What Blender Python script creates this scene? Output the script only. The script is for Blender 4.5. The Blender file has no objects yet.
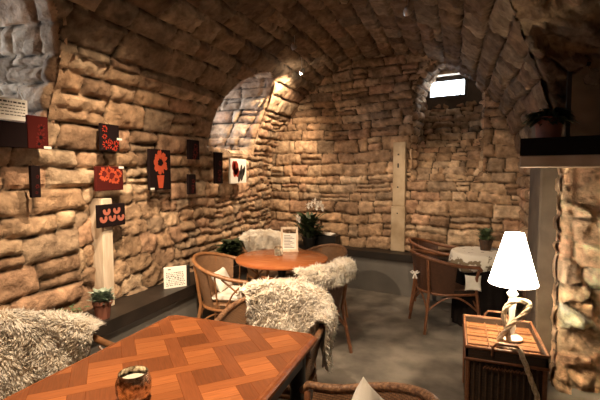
import bpy, math, random
import numpy as np
from mathutils import Vector, Matrix
random.seed(7)
PI = math.pi
C = bpy.context.scene.collection

# ------------------------------------------------------------------ materials
def mat(name, col=(.5,.5,.5), rough=.6, metal=0.0, **kw):
    m = bpy.data.materials.new(name); m.use_nodes = True
    b = m.node_tree.nodes['Principled BSDF']
    b.inputs['Base Color'].default_value = (*col, 1)
    b.inputs['Roughness'].default_value = rough
    b.inputs['Metallic'].default_value = metal
    for k, v in kw.items():
        b.inputs[k.replace('_', ' ')].default_value = v
    return m

def nodes(m): return m.node_tree.nodes, m.node_tree.links, m.node_tree.nodes['Principled BSDF']

def varied(name, c1, c2, scale=8, rough=.6, bump=.2, detail=6, bscale=None, dist=.01, metal=0, stretch=None):
    m = mat(name, c1, rough, metal); N, L, b = nodes(m)
    tc = N.new('ShaderNodeTexCoord'); src = tc.outputs['Object']
    if stretch:
        mp = N.new('ShaderNodeMapping'); mp.inputs['Scale'].default_value = stretch
        L.new(src, mp.inputs['Vector']); src = mp.outputs['Vector']
    n = N.new('ShaderNodeTexNoise'); n.inputs['Scale'].default_value = scale; n.inputs['Detail'].default_value = detail
    L.new(src, n.inputs['Vector'])
    r = N.new('ShaderNodeValToRGB'); r.color_ramp.elements[0].position = .35; r.color_ramp.elements[1].position = .65
    r.color_ramp.elements[0].color = (*c1, 1); r.color_ramp.elements[1].color = (*c2, 1)
    L.new(n.outputs['Fac'], r.inputs['Fac']); L.new(r.outputs['Color'], b.inputs['Base Color'])
    n2 = N.new('ShaderNodeTexNoise'); n2.inputs['Scale'].default_value = bscale or scale * 5; n2.inputs['Detail'].default_value = 5
    L.new(src, n2.inputs['Vector'])
    bp = N.new('ShaderNodeBump'); bp.inputs['Strength'].default_value = bump; bp.inputs['Distance'].default_value = dist
    L.new(n2.outputs['Fac'], bp.inputs['Height']); L.new(bp.outputs['Normal'], b.inputs['Normal'])
    return m

def stone_material():
    m = mat('stone', (.4,.3,.2), .88); N, L, b = nodes(m)
    at = N.new('ShaderNodeAttribute'); at.attribute_name = 'stone'
    tc = N.new('ShaderNodeTexCoord')
    n = N.new('ShaderNodeTexNoise'); n.inputs['Scale'].default_value = 9; n.inputs['Detail'].default_value = 8; n.inputs['Roughness'].default_value = .65
    L.new(tc.outputs['Object'], n.inputs['Vector'])
    r = N.new('ShaderNodeValToRGB'); r.color_ramp.elements[0].position = .3; r.color_ramp.elements[1].position = .7
    r.color_ramp.elements[0].color = (.48,.43,.39,1); r.color_ramp.elements[1].color = (1.3,1.27,1.2,1)
    L.new(n.outputs['Fac'], r.inputs['Fac'])
    mx = N.new('ShaderNodeMix'); mx.data_type = 'RGBA'; mx.blend_type = 'MULTIPLY'; mx.inputs[0].default_value = 1
    L.new(at.outputs['Color'], mx.inputs[6]); L.new(r.outputs['Color'], mx.inputs[7])
    L.new(mx.outputs[2], b.inputs['Base Color'])
    n2 = N.new('ShaderNodeTexNoise'); n2.inputs['Scale'].default_value = 42; n2.inputs['Detail'].default_value = 7; n2.inputs['Roughness'].default_value = .7
    L.new(tc.outputs['Object'], n2.inputs['Vector'])
    bp = N.new('ShaderNodeBump'); bp.inputs['Strength'].default_value = .9; bp.inputs['Distance'].default_value = .03
    L.new(n2.outputs['Fac'], bp.inputs['Height']); L.new(bp.outputs['Normal'], b.inputs['Normal'])
    b.inputs['Specular IOR Level'].default_value = .2
    return m

def wicker_material(name, c1, c2, su=60, sv=26, rough=.5, attr='UVMap'):
    m = mat(name, c1, rough); N, L, b = nodes(m)
    uv = N.new('ShaderNodeUVMap')
    br = N.new('ShaderNodeTexBrick'); br.inputs['Scale'].default_value = 1
    br.inputs['Color1'].default_value = (*c1, 1); br.inputs['Color2'].default_value = (*c2, 1)
    br.inputs['Mortar'].default_value = (c1[0]*.18, c1[1]*.18, c1[2]*.18, 1)
    br.inputs['Mortar Size'].default_value = .0014; br.inputs['Mortar Smooth'].default_value = .6
    br.inputs['Brick Width'].default_value = 1/su; br.inputs['Row Height'].default_value = 1/sv/4
    br.inputs['Bias'].default_value = 0
    L.new(uv.outputs['UV'], br.inputs['Vector'])
    L.new(br.outputs['Color'], b.inputs['Base Color'])
    bp = N.new('ShaderNodeBump'); bp.inputs['Strength'].default_value = .8; bp.inputs['Distance'].default_value = .004; bp.invert = True
    L.new(br.outputs['Fac'], bp.inputs['Height']); L.new(bp.outputs['Normal'], b.inputs['Normal'])
    return m

def wood_attr_material():
    m = mat('parquet', (.4,.15,.05), .33); N, L, b = nodes(m)
    at = N.new('ShaderNodeAttribute'); at.attribute_name = 'stone'
    uv = N.new('ShaderNodeUVMap'); mp = N.new('ShaderNodeMapping'); mp.inputs['Scale'].default_value = (12, 150, 1)
    L.new(uv.outputs['UV'], mp.inputs['Vector'])
    n = N.new('ShaderNodeTexNoise'); n.inputs['Scale'].default_value = 1; n.inputs['Detail'].default_value = 5
    L.new(mp.outputs['Vector'], n.inputs['Vector'])
    r = N.new('ShaderNodeValToRGB'); r.color_ramp.elements[0].position = .3; r.color_ramp.elements[1].position = .7
    r.color_ramp.elements[0].color = (.78,.74,.7,1); r.color_ramp.elements[1].color = (1.12,1.1,1.08,1)
    L.new(n.outputs['Fac'], r.inputs['Fac'])
    mx = N.new('ShaderNodeMix'); mx.data_type = 'RGBA'; mx.blend_type = 'MULTIPLY'; mx.inputs[0].default_value = 1
    L.new(at.outputs['Color'], mx.inputs[6]); L.new(r.outputs['Color'], mx.inputs[7])
    L.new(mx.outputs[2], b.inputs['Base Color'])
    return m

M = {}
M['stone'] = stone_material()
M['parquet'] = wood_attr_material()
M['floor'] = varied('concrete_floor', (.10,.087,.072), (.25,.222,.185), 3.8, .6, .15, 8, 25)
M['plaster'] = varied('plaster', (.17,.125,.085), (.27,.205,.145), 3, .85, .25)
M['pale_wood'] = varied('pale_timber', (.58,.46,.33), (.78,.66,.52), 4, .75, .3, 6, 30, stretch=(6,6,1))
M['dressed'] = varied('dressed_post', (.34,.25,.15), (.50,.39,.26), 5, .85, .35, 6, 30)
M['dark_wood'] = varied('dark_wood', (.011,.008,.006), (.022,.015,.011), 6, .5, .1)
M['panel'] = varied('grey_panel', (.13,.122,.11), (.17,.158,.142), 3, .6, .05)
M['red_wood'] = varied('cherry_wood', (.33,.095,.03), (.43,.15,.05), 5, .26, .05, stretch=(1,8,8))
M['edge_wood'] = varied('edge_wood', (.24,.07,.025), (.33,.11,.04), 6, .25, .05, stretch=(1,8,8))
M['rattan'] = varied('honey_rattan', (.17,.075,.03), (.28,.13,.052), 30, .38, .1)
M['rattan_dark'] = varied('brown_rattan', (.13,.05,.022), (.21,.085,.038), 30, .38, .1)
M['wicker'] = wicker_material('honey_wicker', (.31,.165,.08), (.23,.12,.06))
M['wicker_dark'] = wicker_material('brown_wicker', (.11,.045,.022), (.075,.03,.015))
M['hamper_cane'] = varied('dark_cane', (.035,.018,.009), (.07,.035,.016), 30, .6, .1)
M['wicker_mid'] = wicker_material('mid_brown_wicker', (.24,.12,.06), (.16,.08,.04))
M['braid'] = varied('braided_cane', (.11,.05,.024), (.30,.16,.08), 70, .5, .6, 3, 90)
M['hamper'] = wicker_material('hamper_wicker', (.34,.155,.06), (.25,.11,.045), 22, 13, .45)
M['hamper_dark'] = wicker_material('hamper_dark_wicker', (.05,.025,.013), (.035,.018,.01), 24, 14, .6)
M['fleece'] = varied('fleece', (.97,.88,.74), (1.0,.96,.88), 14, 1, .2)
nt, lk, bs = nodes(M['fleece'])
tr = nt.new('ShaderNodeBsdfTranslucent'); tr.inputs['Color'].default_value = (.95,.84,.68,1)
ms = nt.new('ShaderNodeMixShader'); ms.inputs[0].default_value = .25
outn = [q for q in nt if q.type == 'OUTPUT_MATERIAL'][0]
lk.new(bs.outputs[0], ms.inputs[1]); lk.new(tr.outputs[0], ms.inputs[2]); lk.new(ms.outputs[0], outn.inputs['Surface'])
M['undertable_black'] = mat('undertable_black', (.012,.009,.008), .95, 0, Specular_IOR_Level=.1)
M['white_cloth'] = varied('white_cloth', (.66,.61,.53), (.80,.76,.68), 9, .9, .3, 6, 30)
M['black'] = mat('black_metal', (.012,.011,.010), .45)
M['mercury'] = varied('mottled_gold', (.95,.86,.70), (.13,.09,.055), 60, .25, .5, 3, 90, .004, metal=1)
M['brass'] = mat('aged_gold', (.75,.52,.25), .22, 1)
M['terracotta'] = varied('terracotta', (.19,.07,.045), (.27,.10,.06), 10, .7, .1)
M['leaf_pale'] = varied('pale_leaf', (.20,.27,.20), (.36,.43,.35), 30, .6, .1)
M['leaf_dark'] = varied('dark_leaf', (.02,.035,.015), (.05,.07,.03), 30, .45, .1)
M['leaf_mid'] = varied('ivy_leaf', (.05,.085,.035), (.11,.15,.07), 30, .5, .1)
M['petal'] = mat('white_petal', (.85,.80,.74), .5)
M['paper'] = mat('paper', (.80,.77,.70), .8)
M['ink'] = mat('ink', (.03,.025,.02), .8)
M['canvas_dark'] = mat('canvas_black', (.010,.005,.005), .9, 0, Specular_IOR_Level=.1)
M['canvas_red'] = mat('canvas_deep_red', (.06,.008,.006), .9, 0, Specular_IOR_Level=.1)
M['art_red'] = mat('red_paint', (.34,.035,.018), .8, 0, Specular_IOR_Level=.1)
M['art_orange'] = mat('orange_paint', (.42,.07,.03), .8, 0, Specular_IOR_Level=.1)
M['art_dull'] = mat('dull_red_paint', (.11,.013,.010), .8, 0, Specular_IOR_Level=.1)
M['art_pink'] = mat('pink_paint', (.38,.12,.08), .8, 0, Specular_IOR_Level=.1)
M['porcelain'] = mat('white_porcelain', (.82,.78,.70), .3)
M['rope'] = varied('rope', (.40,.30,.19), (.62,.50,.36), 60, .85, .5, 4, 120)
M['glass'] = mat('jar_glass', (.9,.9,.88), .05, 0, Transmission_Weight=1.0, IOR=1.35)
M['wax'] = mat('candle_wax', (.85,.78,.62), .4)
m = mat('shade_fabric', (.95,.90,.80), .9); N_, L_, b_ = nodes(m)
b_.inputs['Emission Color'].default_value = (1,.86,.66,1); b_.inputs['Emission Strength'].default_value = 20.0
M['shade'] = m
def glow(name, col, s):
    m = mat(name, (.8,.8,.8), .5); b = nodes(m)[2]
    b.inputs['Emission Color'].default_value = (*col, 1); b.inputs['Emission Strength'].default_value = s; return m
M['daylight'] = glow('daylight_pane', (.80,.90,1.0), 12)
M['daylight_dim'] = glow('daylight_pane_soft', (.62,.78,1.0), 11.0)
M['daylight_faint'] = glow('daylight_pane_faint', (.62,.78,1.0), 10.0)
M['bulb'] = glow('halogen_bulb', (1,.88,.68), 220)

# cloth with a printed band
m = mat('print_cloth', (.7,.66,.58), .9); N_, L_, b_ = nodes(m)
tc = N_.new('ShaderNodeTexCoord'); vo = N_.new('ShaderNodeTexNoise'); vo.inputs['Scale'].default_value = 17; vo.inputs['Detail'].default_value = 3
L_.new(tc.outputs['Object'], vo.inputs['Vector'])
sx = N_.new('ShaderNodeSeparateXYZ'); L_.new(tc.outputs['Object'], sx.inputs[0])
mr = N_.new('ShaderNodeMapRange'); mr.inputs[1].default_value = .735; mr.inputs[2].default_value = .66; mr.inputs[3].default_value = .0; mr.inputs[4].default_value = .20
L_.new(sx.outputs['Z'], mr.inputs[0])
ad = N_.new('ShaderNodeMath'); ad.operation = 'ADD'; L_.new(vo.outputs['Fac'], ad.inputs[0]); L_.new(mr.outputs[0], ad.inputs[1])
r = N_.new('ShaderNodeValToRGB'); r.color_ramp.elements[0].position = .62; r.color_ramp.elements[1].position = .67
r.color_ramp.elements[0].color = (.72,.67,.58,1); r.color_ramp.elements[1].color = (.20,.15,.09,1)
L_.new(ad.outputs[0], r.inputs['Fac']); L_.new(r.outputs['Color'], b_.inputs['Base Color'])
M['print_cloth'] = m

# ------------------------------------------------------------------ object helpers
def link(name, me, m, parent=None):
    o = bpy.data.objects.new(name, me); C.objects.link(o)
    if m is not None:
        for mm in (m if isinstance(m, (list, tuple)) else [m]): me.materials.append(mm)
    if parent: o.parent = parent
    return o

def tag(o, label=None, cat=None, group=None, kind=None):
    if label: o['label'] = label
    if cat: o['category'] = cat
    if group: o['group'] = group
    if kind: o['kind'] = kind
    return o

def empty(name, loc=(0,0,0), rz=0):
    o = bpy.data.objects.new(name, None); C.objects.link(o)
    o.location = loc; o.rotation_euler = (0,0,rz); o.empty_display_size = .1
    return o

def copy_tree(o, parent=None):
    c = o.copy(); C.objects.link(c); c.parent = parent
    for ch in [x for x in C.objects if x.parent == o]: copy_tree(ch, c)
    return c

class MB:
    """collects shapes, then links them as one mesh"""
    def __init__(s): s.v = []; s.f = []; s.mi = []; s.uv = {}; s.mat = 0
    def add(s, vs, fs, uvs=None):
        b = len(s.v); s.v += [tuple(p) for p in vs]
        for k, f in enumerate(fs):
            if uvs is not None: s.uv[len(s.f)] = [uvs[i] for i in f]
            s.f.append(tuple(i + b for i in f)); s.mi.append(s.mat)
        return s
    def box(s, x0, x1, y0, y1, z0, z1, bev=0.0, uvscale=None):
        if bev > 0:
            e = bev
            levels = ((z0, e), (z0+e, 0), (z1-e, 0), (z1, e))
            vs = []; 
            for z, k in levels:
                for (cx, cy) in ((x0, y0), (x1, y0), (x1, y1), (x0, y1)):
                    sx_ = 1 if cx == x0 else -1; sy_ = 1 if cy == y0 else -1
                    a = (cx + sx_*(k+e), cy + sy_*k, z); b = (cx + sx_*k, cy + sy_*(k+e), z)
                    first_x = (cx, cy) in ((x1, y0), (x0, y1))
                    vs += [a, b] if first_x else [b, a]
            fs = []
            for l in range(3):
                for i in range(8):
                    j = (i+1) % 8
                    fs.append((l*8+i, l*8+j, (l+1)*8+j, (l+1)*8+i))
            fs.append(tuple(reversed(range(8)))); fs.append(tuple(range(24, 32)))
            return s.add(vs, fs)
        vs = [(x,y,z) for z in (z0,z1) for y in (y0,y1) for x in (x0,x1)]
        fs = [(0,2,3,1),(4,5,7,6),(0,1,5,4),(2,6,7,3),(0,4,6,2),(1,3,7,5)]
        return s.add(vs, fs)
    def tube(s, path, r, n=8, closed=False, caps=True):
        P = [Vector(p) for p in path]; k = len(P)
        rr = r if isinstance(r, (list, tuple)) else [r]*k
        vs = []; up = None
        for i in range(k):
            a = P[(i-1) % k] if (closed or i > 0) else P[i]
            b = P[(i+1) % k] if (closed or i < k-1) else P[i]
            t = (b - a).normalized()
            if up is None:
                up = Vector((0,0,1)) if abs(t.z) < .9 else Vector((1,0,0))
            x = up.cross(t)
            if x.length < 1e-4: x = Vector((1,.3,0)).cross(t)
            x.normalize(); y = t.cross(x).normalized(); up = y
            for j in range(n):
                q = 2*PI*j/n
                vs.append(P[i] + (x*math.cos(q) + y*math.sin(q))*rr[i])
        fs = []
        for i in range(k if closed else k-1):
            for j in range(n):
                a = i*n + j; b = i*n + (j+1) % n; c = ((i+1) % k)*n + (j+1) % n; d = ((i+1) % k)*n + j
                fs.append((a, b, c, d))
        if caps and not closed:
            fs.append(tuple(reversed(range(n)))); fs.append(tuple(range((k-1)*n, k*n)))
        return s.add(vs, fs)
    def lathe(s, prof, cx=0, cy=0, n=24, z0=0, uv=False):
        vs = []; uvs = []
        for k, (r, z) in enumerate(prof):
            for j in range(n):
                q = 2*PI*j/n; vs.append((cx + r*math.cos(q), cy + r*math.sin(q), z0+z))
        fs = []
        for i in range(len(prof)-1):
            for j in range(n):
                fs.append((i*n+j, i*n+(j+1) % n, (i+1)*n+(j+1) % n, (i+1)*n+j))
        if prof[0][0] > 1e-5: fs.append(tuple(reversed(range(n))))
        if prof[-1][0] > 1e-5: fs.append(tuple(range((len(prof)-1)*n, len(prof)*n)))
        return s.add(vs, fs)
    def prism(s, pts, z0, z1):
        n = len(pts)
        vs = [(x,y,z0) for x,y in pts] + [(x,y,z1) for x,y in pts]
        fs = [tuple(reversed(range(n))), tuple(range(n, 2*n))] + [(i,(i+1)%n,n+(i+1)%n,n+i) for i in range(n)]
        return s.add(vs, fs)
    def build(s, name, m, parent=None, smooth=False, loc=None):
        me = bpy.data.meshes.new(name); me.from_pydata(s.v, [], s.f)
        if s.uv:
            ul = me.uv_layers.new(name='UVMap')
            for p in me.polygons:
                if p.index in s.uv:
                    for li, q in zip(p.loop_indices, s.uv[p.index]): ul.data[li].uv = q
        if isinstance(m, (list, tuple)):
            for p in me.polygons: p.material_index = s.mi[p.index]
        if smooth: me.polygons.foreach_set('use_smooth', [True]*len(me.polygons))
        me.update()
        o = link(name, me, m, parent)
        if smooth:
            try: me.set_sharp_from_angle(angle=math.radians(smooth if smooth is not True else 50))
            except Exception: pass
        if loc: o.location = loc
        return o

# ------------------------------------------------------------------ stonework
def hash2(ix, iy, seed):
    h = (ix.astype(np.int64)*374761393 + iy.astype(np.int64)*668265263 + seed*1442695041) & 0xffffffff
    h = ((h ^ (h >> 13))*1274126177) & 0xffffffff
    h = h ^ (h >> 16)
    return (h & 0xffffff)/float(0xffffff)
def noise2(x, y, seed):
    ix = np.floor(x); iy = np.floor(y); fx = x-ix; fy = y-iy
    fx = fx*fx*(3-2*fx); fy = fy*fy*(3-2*fy)
    a = hash2(ix,iy,seed); b = hash2(ix+1,iy,seed); c = hash2(ix,iy+1,seed); d = hash2(ix+1,iy+1,seed)
    return (a*(1-fx)+b*fx)*(1-fy) + (c*(1-fx)+d*fx)*fy - .5
def fbm(x, y, seed, o=4):
    r = 0; a = 1; t = 0
    for k in range(o):
        r = r + a*noise2(x*2**k, y*2**k, seed+k*17); t += a; a *= .5
    return r/t*2
def sstep(x): x = np.clip(x, 0, 1); return x*x*(3-2*x)

PAL = np.array([(.50,.375,.265),(.41,.30,.205),(.55,.43,.31),(.33,.235,.165),(.46,.33,.225),(.48,.33,.235),(.58,.47,.35),(.38,.30,.225)])*np.array((1.08,1.015,.955))
MORTAR = np.array((.085,.06,.04))
def masonry(u, v, seed, ch=(.11,.2), ln=(.2,.5), amp=1.0, warp=1.0, tone=1.0, rg_=1.0):
    shp = u.shape; u = u.ravel(); v = v.ravel()
    rg = np.random.RandomState(seed)
    v2 = v + warp*(.055*noise2(u*.9, v*.9, seed+1) + .03*noise2(u*3.1, v*3.1, seed+2) + .010*noise2(u*13, v*13, seed+6))
    u2 = u + warp*(.04*noise2(u*3.5, v*3.5, seed+3) + .012*noise2(u*12, v*12, seed+4))
    lo, hi = v2.min()-.3, v2.max()+.3
    edges = [lo]
    while edges[-1] < hi: edges.append(edges[-1] + rg.uniform(*ch))
    edges = np.array(edges)
    ci = np.clip(np.searchsorted(edges, v2, side='right')-1, 0, len(edges)-2)
    v0 = edges[ci]; v1 = edges[ci+1]
    u0 = np.zeros_like(u); u1 = np.zeros_like(u); sid = np.zeros(len(u), np.int64)
    ulo, uhi = u2.min()-.8, u2.max()+.8; base = 0
    for c in range(len(edges)-1):
        e = [ulo - rg.uniform(0,.4)]
        hh = edges[c+1]-edges[c]
        while e[-1] < uhi: e.append(e[-1] + rg.uniform(*ln)*(.65+.5*hh/ch[1]) * (1 if rg.rand() > .22 else .5))
        e = np.array(e); slant = rg.uniform(-.25,.25,len(e))
        m_ = ci == c
        if not m_.any(): continue
        uu = u2[m_]; k = np.clip(np.searchsorted(e, uu, side='right')-1, 0, len(e)-2)
        vv = v2[m_]-edges[c]-hh/2
        u0[m_] = e[k] + slant[k]*vv; u1[m_] = e[k+1] + slant[k+1]*vv
        sid[m_] = base + k; base += len(e)
    # some stones are two thin ones laid flat
    rs = hash2(sid, sid*0+3, seed)
    spl = (rs < .16) & ((v1-v0) > ch[0]*1.25); vm = v0 + (v1-v0)*(.38+.25*hash2(sid, sid*0+5, seed))
    up = spl & (v2 > vm); dn = spl & ~up
    v0 = np.where(up, vm, v0); v1 = np.where(dn, vm, v1); sid = sid*2 + up
    du = np.minimum(u2-u0, u1-u2); dv = np.minimum(v2-v0, v1-v2)
    rc = .022
    d = np.where((du < rc) & (dv < rc), rc - np.hypot(np.maximum(rc-du,0), np.maximum(rc-dv,0)), np.minimum(du, dv))
    d = d + .010*noise2(u*19, v*19, seed+9) + .006*noise2(u*41, v*41, seed+10)
    inside = sstep((d-.003)/.017)
    off = (hash2(sid, sid*0+11, seed)-.5)*.026*rg_
    tx = (hash2(sid, sid*0+13, seed)-.5)*.08*rg_; ty = (hash2(sid, sid*0+19, seed)-.5)*.10*rg_
    uc = (u0+u1)/2; vc = (v0+v1)/2
    rel = .038 + off + tx*np.clip(u2-uc,-.2,.2) + ty*(v2-vc)
    rough = .027*rg_*fbm(u*6+sid*.37, v*6, seed+20, 5) + .017*fbm(u*24, v*24, seed+30, 3)
    h = inside*(rel + rough + .012*sstep(d/.06)) + (1-inside)*(.002+.006*fbm(u*20, v*20, seed+40, 2))
    col = stone_col(u, v, sid, d, seed, tone)
    return (h*amp).reshape(shp), col.reshape(shp+(3,))

def rubble(u, v, seed, cu=.25, cv=.17, rg_=1.0, tone=1.0, jit=.8, mort=None):
    """irregular polygonal stones"""
    x = (u + .035*noise2(u*5, v*5, seed+1))/cu; y = (v + .035*noise2(u*5, v*5, seed+2) + .05*noise2(u*1.3, v*1.3, seed+3))/cv
    ix = np.floor(x).astype(np.int64); iy = np.floor(y).astype(np.int64)
    f1 = np.full(u.shape, 9.); f2 = np.full(u.shape, 9.); sid = np.zeros(u.shape, np.int64); dx1 = np.zeros(u.shape); dy1 = np.zeros(u.shape)
    for a in (-1,0,1):
        for b in (-1,0,1):
            jx, jy = ix+a, iy+b
            px = jx+.5+(hash2(jx, jy, seed)-.5)*jit + .5*(jy % 2); py = jy+.5+(hash2(jx, jy, seed+7)-.5)*jit*.75
            ddx, ddy = x-px, y-py; d = .35*np.hypot(ddx, ddy) + .65*np.maximum(abs(ddx+.15*ddy), abs(ddy)*1.08)
            c = d < f1
            f2 = np.where(c, f1, np.minimum(f2, d)); sid = np.where(c, jx*7919+jy*104729, sid); dx1 = np.where(c, ddx, dx1); dy1 = np.where(c, ddy, dy1); f1 = np.where(c, d, f1)
    d = (f2-f1)*.5*(cu+cv)/2 + .007*noise2(u*19, v*19, seed+9) + .005*noise2(u*41, v*41, seed+10)
    inside = sstep((d-.002)/.013); hh = lambda k: hash2(sid, sid*0+k, seed)
    rel = .036 + (hh(11)-.5)*.026*rg_ + dx1*(hh(13)-.5)*.03*rg_ + dy1*(hh(19)-.5)*.03*rg_
    h = inside*(rel + 0.028*rg_*fbm(u*6+(sid % 97)*.37, v*6, seed+20, 5) + .017*fbm(u*24, v*24, seed+30, 3)) + (1-inside)*(.006 if mort is not None else .002)
    return h, stone_col(u, v, sid, d, seed, tone, mort)

def stone_col(u, v, sid, d, seed, tone, mort=None):
    MO = MORTAR if mort is None else np.array(mort)
    pi = (hash2(sid, sid*0+23, seed)*len(PAL)).astype(int) % len(PAL)
    col = PAL[pi]*(0.78+.44*hash2(sid, sid*0+29, seed))[...,None]
    f = fbm(u*7, v*7, seed+50, 5)[...,None]; g = fbm(u*30, v*30, seed+55, 3)[...,None]
    col = col*(1+.35*f+.28*g)
    k = sstep((d-.0)/.007)[...,None]
    return (col*k + MO*(.7+.6*noise2(u*3,v*3,seed+60))[...,None]*(1-k))*tone

def grid_obj(name, P, col, keep=None, m=None, flip=False, parent=None):
    a, b = P.shape[:2]
    idx = np.arange(a*b).reshape(a, b)
    q = np.stack([idx[:-1,:-1], idx[1:,:-1], idx[1:,1:], idx[:-1,1:]], -1).reshape(-1,4)
    if keep is not None:
        kf = (keep.ravel()[q]).all(1); q = q[kf]
    if flip: q = q[:, ::-1]
    used = np.unique(q); remap = np.full(a*b, -1); remap[used] = np.arange(len(used)); q = remap[q]
    V = P.reshape(-1,3)[used]; col = col.reshape(-1,3)[used]
    me = bpy.data.meshes.new(name)
    me.vertices.add(len(V)); me.vertices.foreach_set('co', V.astype(np.float32).ravel())
    me.loops.add(len(q)*4); me.loops.foreach_set('vertex_index', q.astype(np.int32).ravel())
    me.polygons.add(len(q)); me.polygons.foreach_set('loop_start', np.arange(0, len(q)*4, 4, dtype=np.int32))
    me.polygons.foreach_set('loop_total', np.full(len(q), 4, np.int32))
    me.polygons.foreach_set('use_smooth', np.ones(len(q), bool))
    me.update(calc_edges=True)
    ca = me.color_attributes.new('stone', 'FLOAT_COLOR', 'POINT')
    ca.data.foreach_set('color', np.concatenate([np.clip(col,0,1), np.ones((len(col),1))], 1).astype(np.float32).ravel())
    return link(name, me, m or M['stone'], parent)

# vault geometry: axis along Y
XC, ZS, R = -.91, 1.47, 1.66
ARC = PI*R; TOT = 2*ZS + ARC
WN = (.186, .9825); WE = (.9825, -.186); W0 = (-2.53, 5.92); WD = WN[0]*W0[0]+WN[1]*W0[1]
def surfx(z, side):
    return XC + side*np.sqrt(np.maximum(R*R - np.maximum(z-ZS, 0)**2, 0))
LUN = [dict(yc=4.40, r=.55, zc=2.18, zb=1.80, side=-1), dict(yc=1.40, r=.60, zc=2.10, zb=1.78, side=-1), dict(yc=2.41, r=1.01, zc=1.68, zb=-1, side=1)]
def shell():
    ds = .017
    Y = np.arange(-1.6, 6.25, ds); S = np.arange(0, TOT+ds, ds)
    YY, SS = np.meshgrid(Y, S, indexing='ij')
    ang = np.clip((SS-ZS)/R, 0, PI)
    X = XC - R*np.cos(ang); Z = np.where(SS < ZS, SS, np.where(SS > ZS+ARC, TOT-SS, ZS + R*np.sin(ang)))
    NX = np.cos(ang); NZ = -np.sin(ang)
    NX = np.where(SS < ZS, 1, np.where(SS > ZS+ARC, -1, NX)); NZ = np.where((SS < ZS) | (SS > ZS+ARC), 0, NZ)
    hA, cA = masonry(YY, SS, 101, (.11,.215), (.22,.55), rg_=.8)
    hB, cB = masonry(YY, SS, 211, (.15,.25), (.24,.5), tone=.52, rg_=.8)  # vault stones darkened: shade painted into their colour
    hC, cC = masonry(YY, SS, 307, (.10,.2), (.2,.45))
    # beyond y=3.3 the wall is laid in smaller rounded rubble
    hD, cD = masonry(YY, SS, 401, (.075,.14), (.12,.32), 1.0, 1.5)
    far = (YY + .12*noise2(YY*4, SS*4, 5) > 4.95)
    bw = ZS + .9
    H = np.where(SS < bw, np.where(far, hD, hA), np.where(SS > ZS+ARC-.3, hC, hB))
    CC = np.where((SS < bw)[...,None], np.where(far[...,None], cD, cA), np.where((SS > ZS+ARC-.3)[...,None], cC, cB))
    hE, cE = rubble(YY, SS, 433, .25, .165, mort=(.20,.15,.105))
    hF, cF = masonry(YY, SS, 439, (.06,.12), (.10,.28), 1.0, 2.2, rg_=1.2)
    lowz = (SS < 1.28 + .3*noise2(YY*2, SS*2, 8)) & (YY > 2.25)
    sm = YY + .15*noise2(YY*4, SS*4, 6) > 3.45
    H = np.where(lowz, np.where(sm, hF, hE), H); CC = np.where(lowz[...,None], np.where(sm[...,None], cF, cE), CC)
    H = H + .02*fbm(YY*.9, SS*.9, 77, 2)
    keep = np.ones_like(YY, bool)
    for l in LUN:
        sd = (X < XC) if l['side'] < 0 else (X > XC)
        dy = np.abs(YY-l['yc'])
        r_ = l['r']-(.040 if l['side'] > 0 else .016); ins = sd & (dy < r_) & (Z > l['zb']) & (Z < l['zc'] + np.sqrt(np.maximum(r_**2-dy**2, 0)))
        keep &= ~ins
    near = np.full(YY.shape, 9.0)
    for l in LUN:
        sd = (X < XC) if l['side'] < 0 else (X > XC)
        dy = np.abs(YY-l['yc'])
        q = np.where(Z > l['zc'], np.hypot(dy, Z-l['zc'])-l['r'], np.maximum(dy-l['r'], l['zb']-Z))
        near = np.minimum(near, np.where(sd, np.abs(q), 9.0))
    kk = sstep(near/.10); H = H*kk + (.045+.25*(H-.03))*(1-kk)
    H = np.clip(H, -.01, .09)
    X = X - .13*sstep((YY-4.7)/1.2)*(SS < ZS+1.2)*sstep((ZS+1.2-SS)/1.2*1.0+ (SS<ZS)*1.0)
    P = np.stack([X + NX*H, YY, Z + NZ*H], -1)
    keep &= (WN[0]*P[...,0] + WN[1]*P[...,1]) < WD + .16
    i1 = int(ZS/ds)+1; i2 = int((ZS+ARC)/ds)
    out = []
    for nm, sl in (('wall_left', slice(0, i1+1)), ('ceiling', slice(i1, i2+1)), ('wall_right', slice(i2, None))):
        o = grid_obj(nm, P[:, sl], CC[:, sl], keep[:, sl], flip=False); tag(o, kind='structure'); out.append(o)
    return out
shell()

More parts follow.
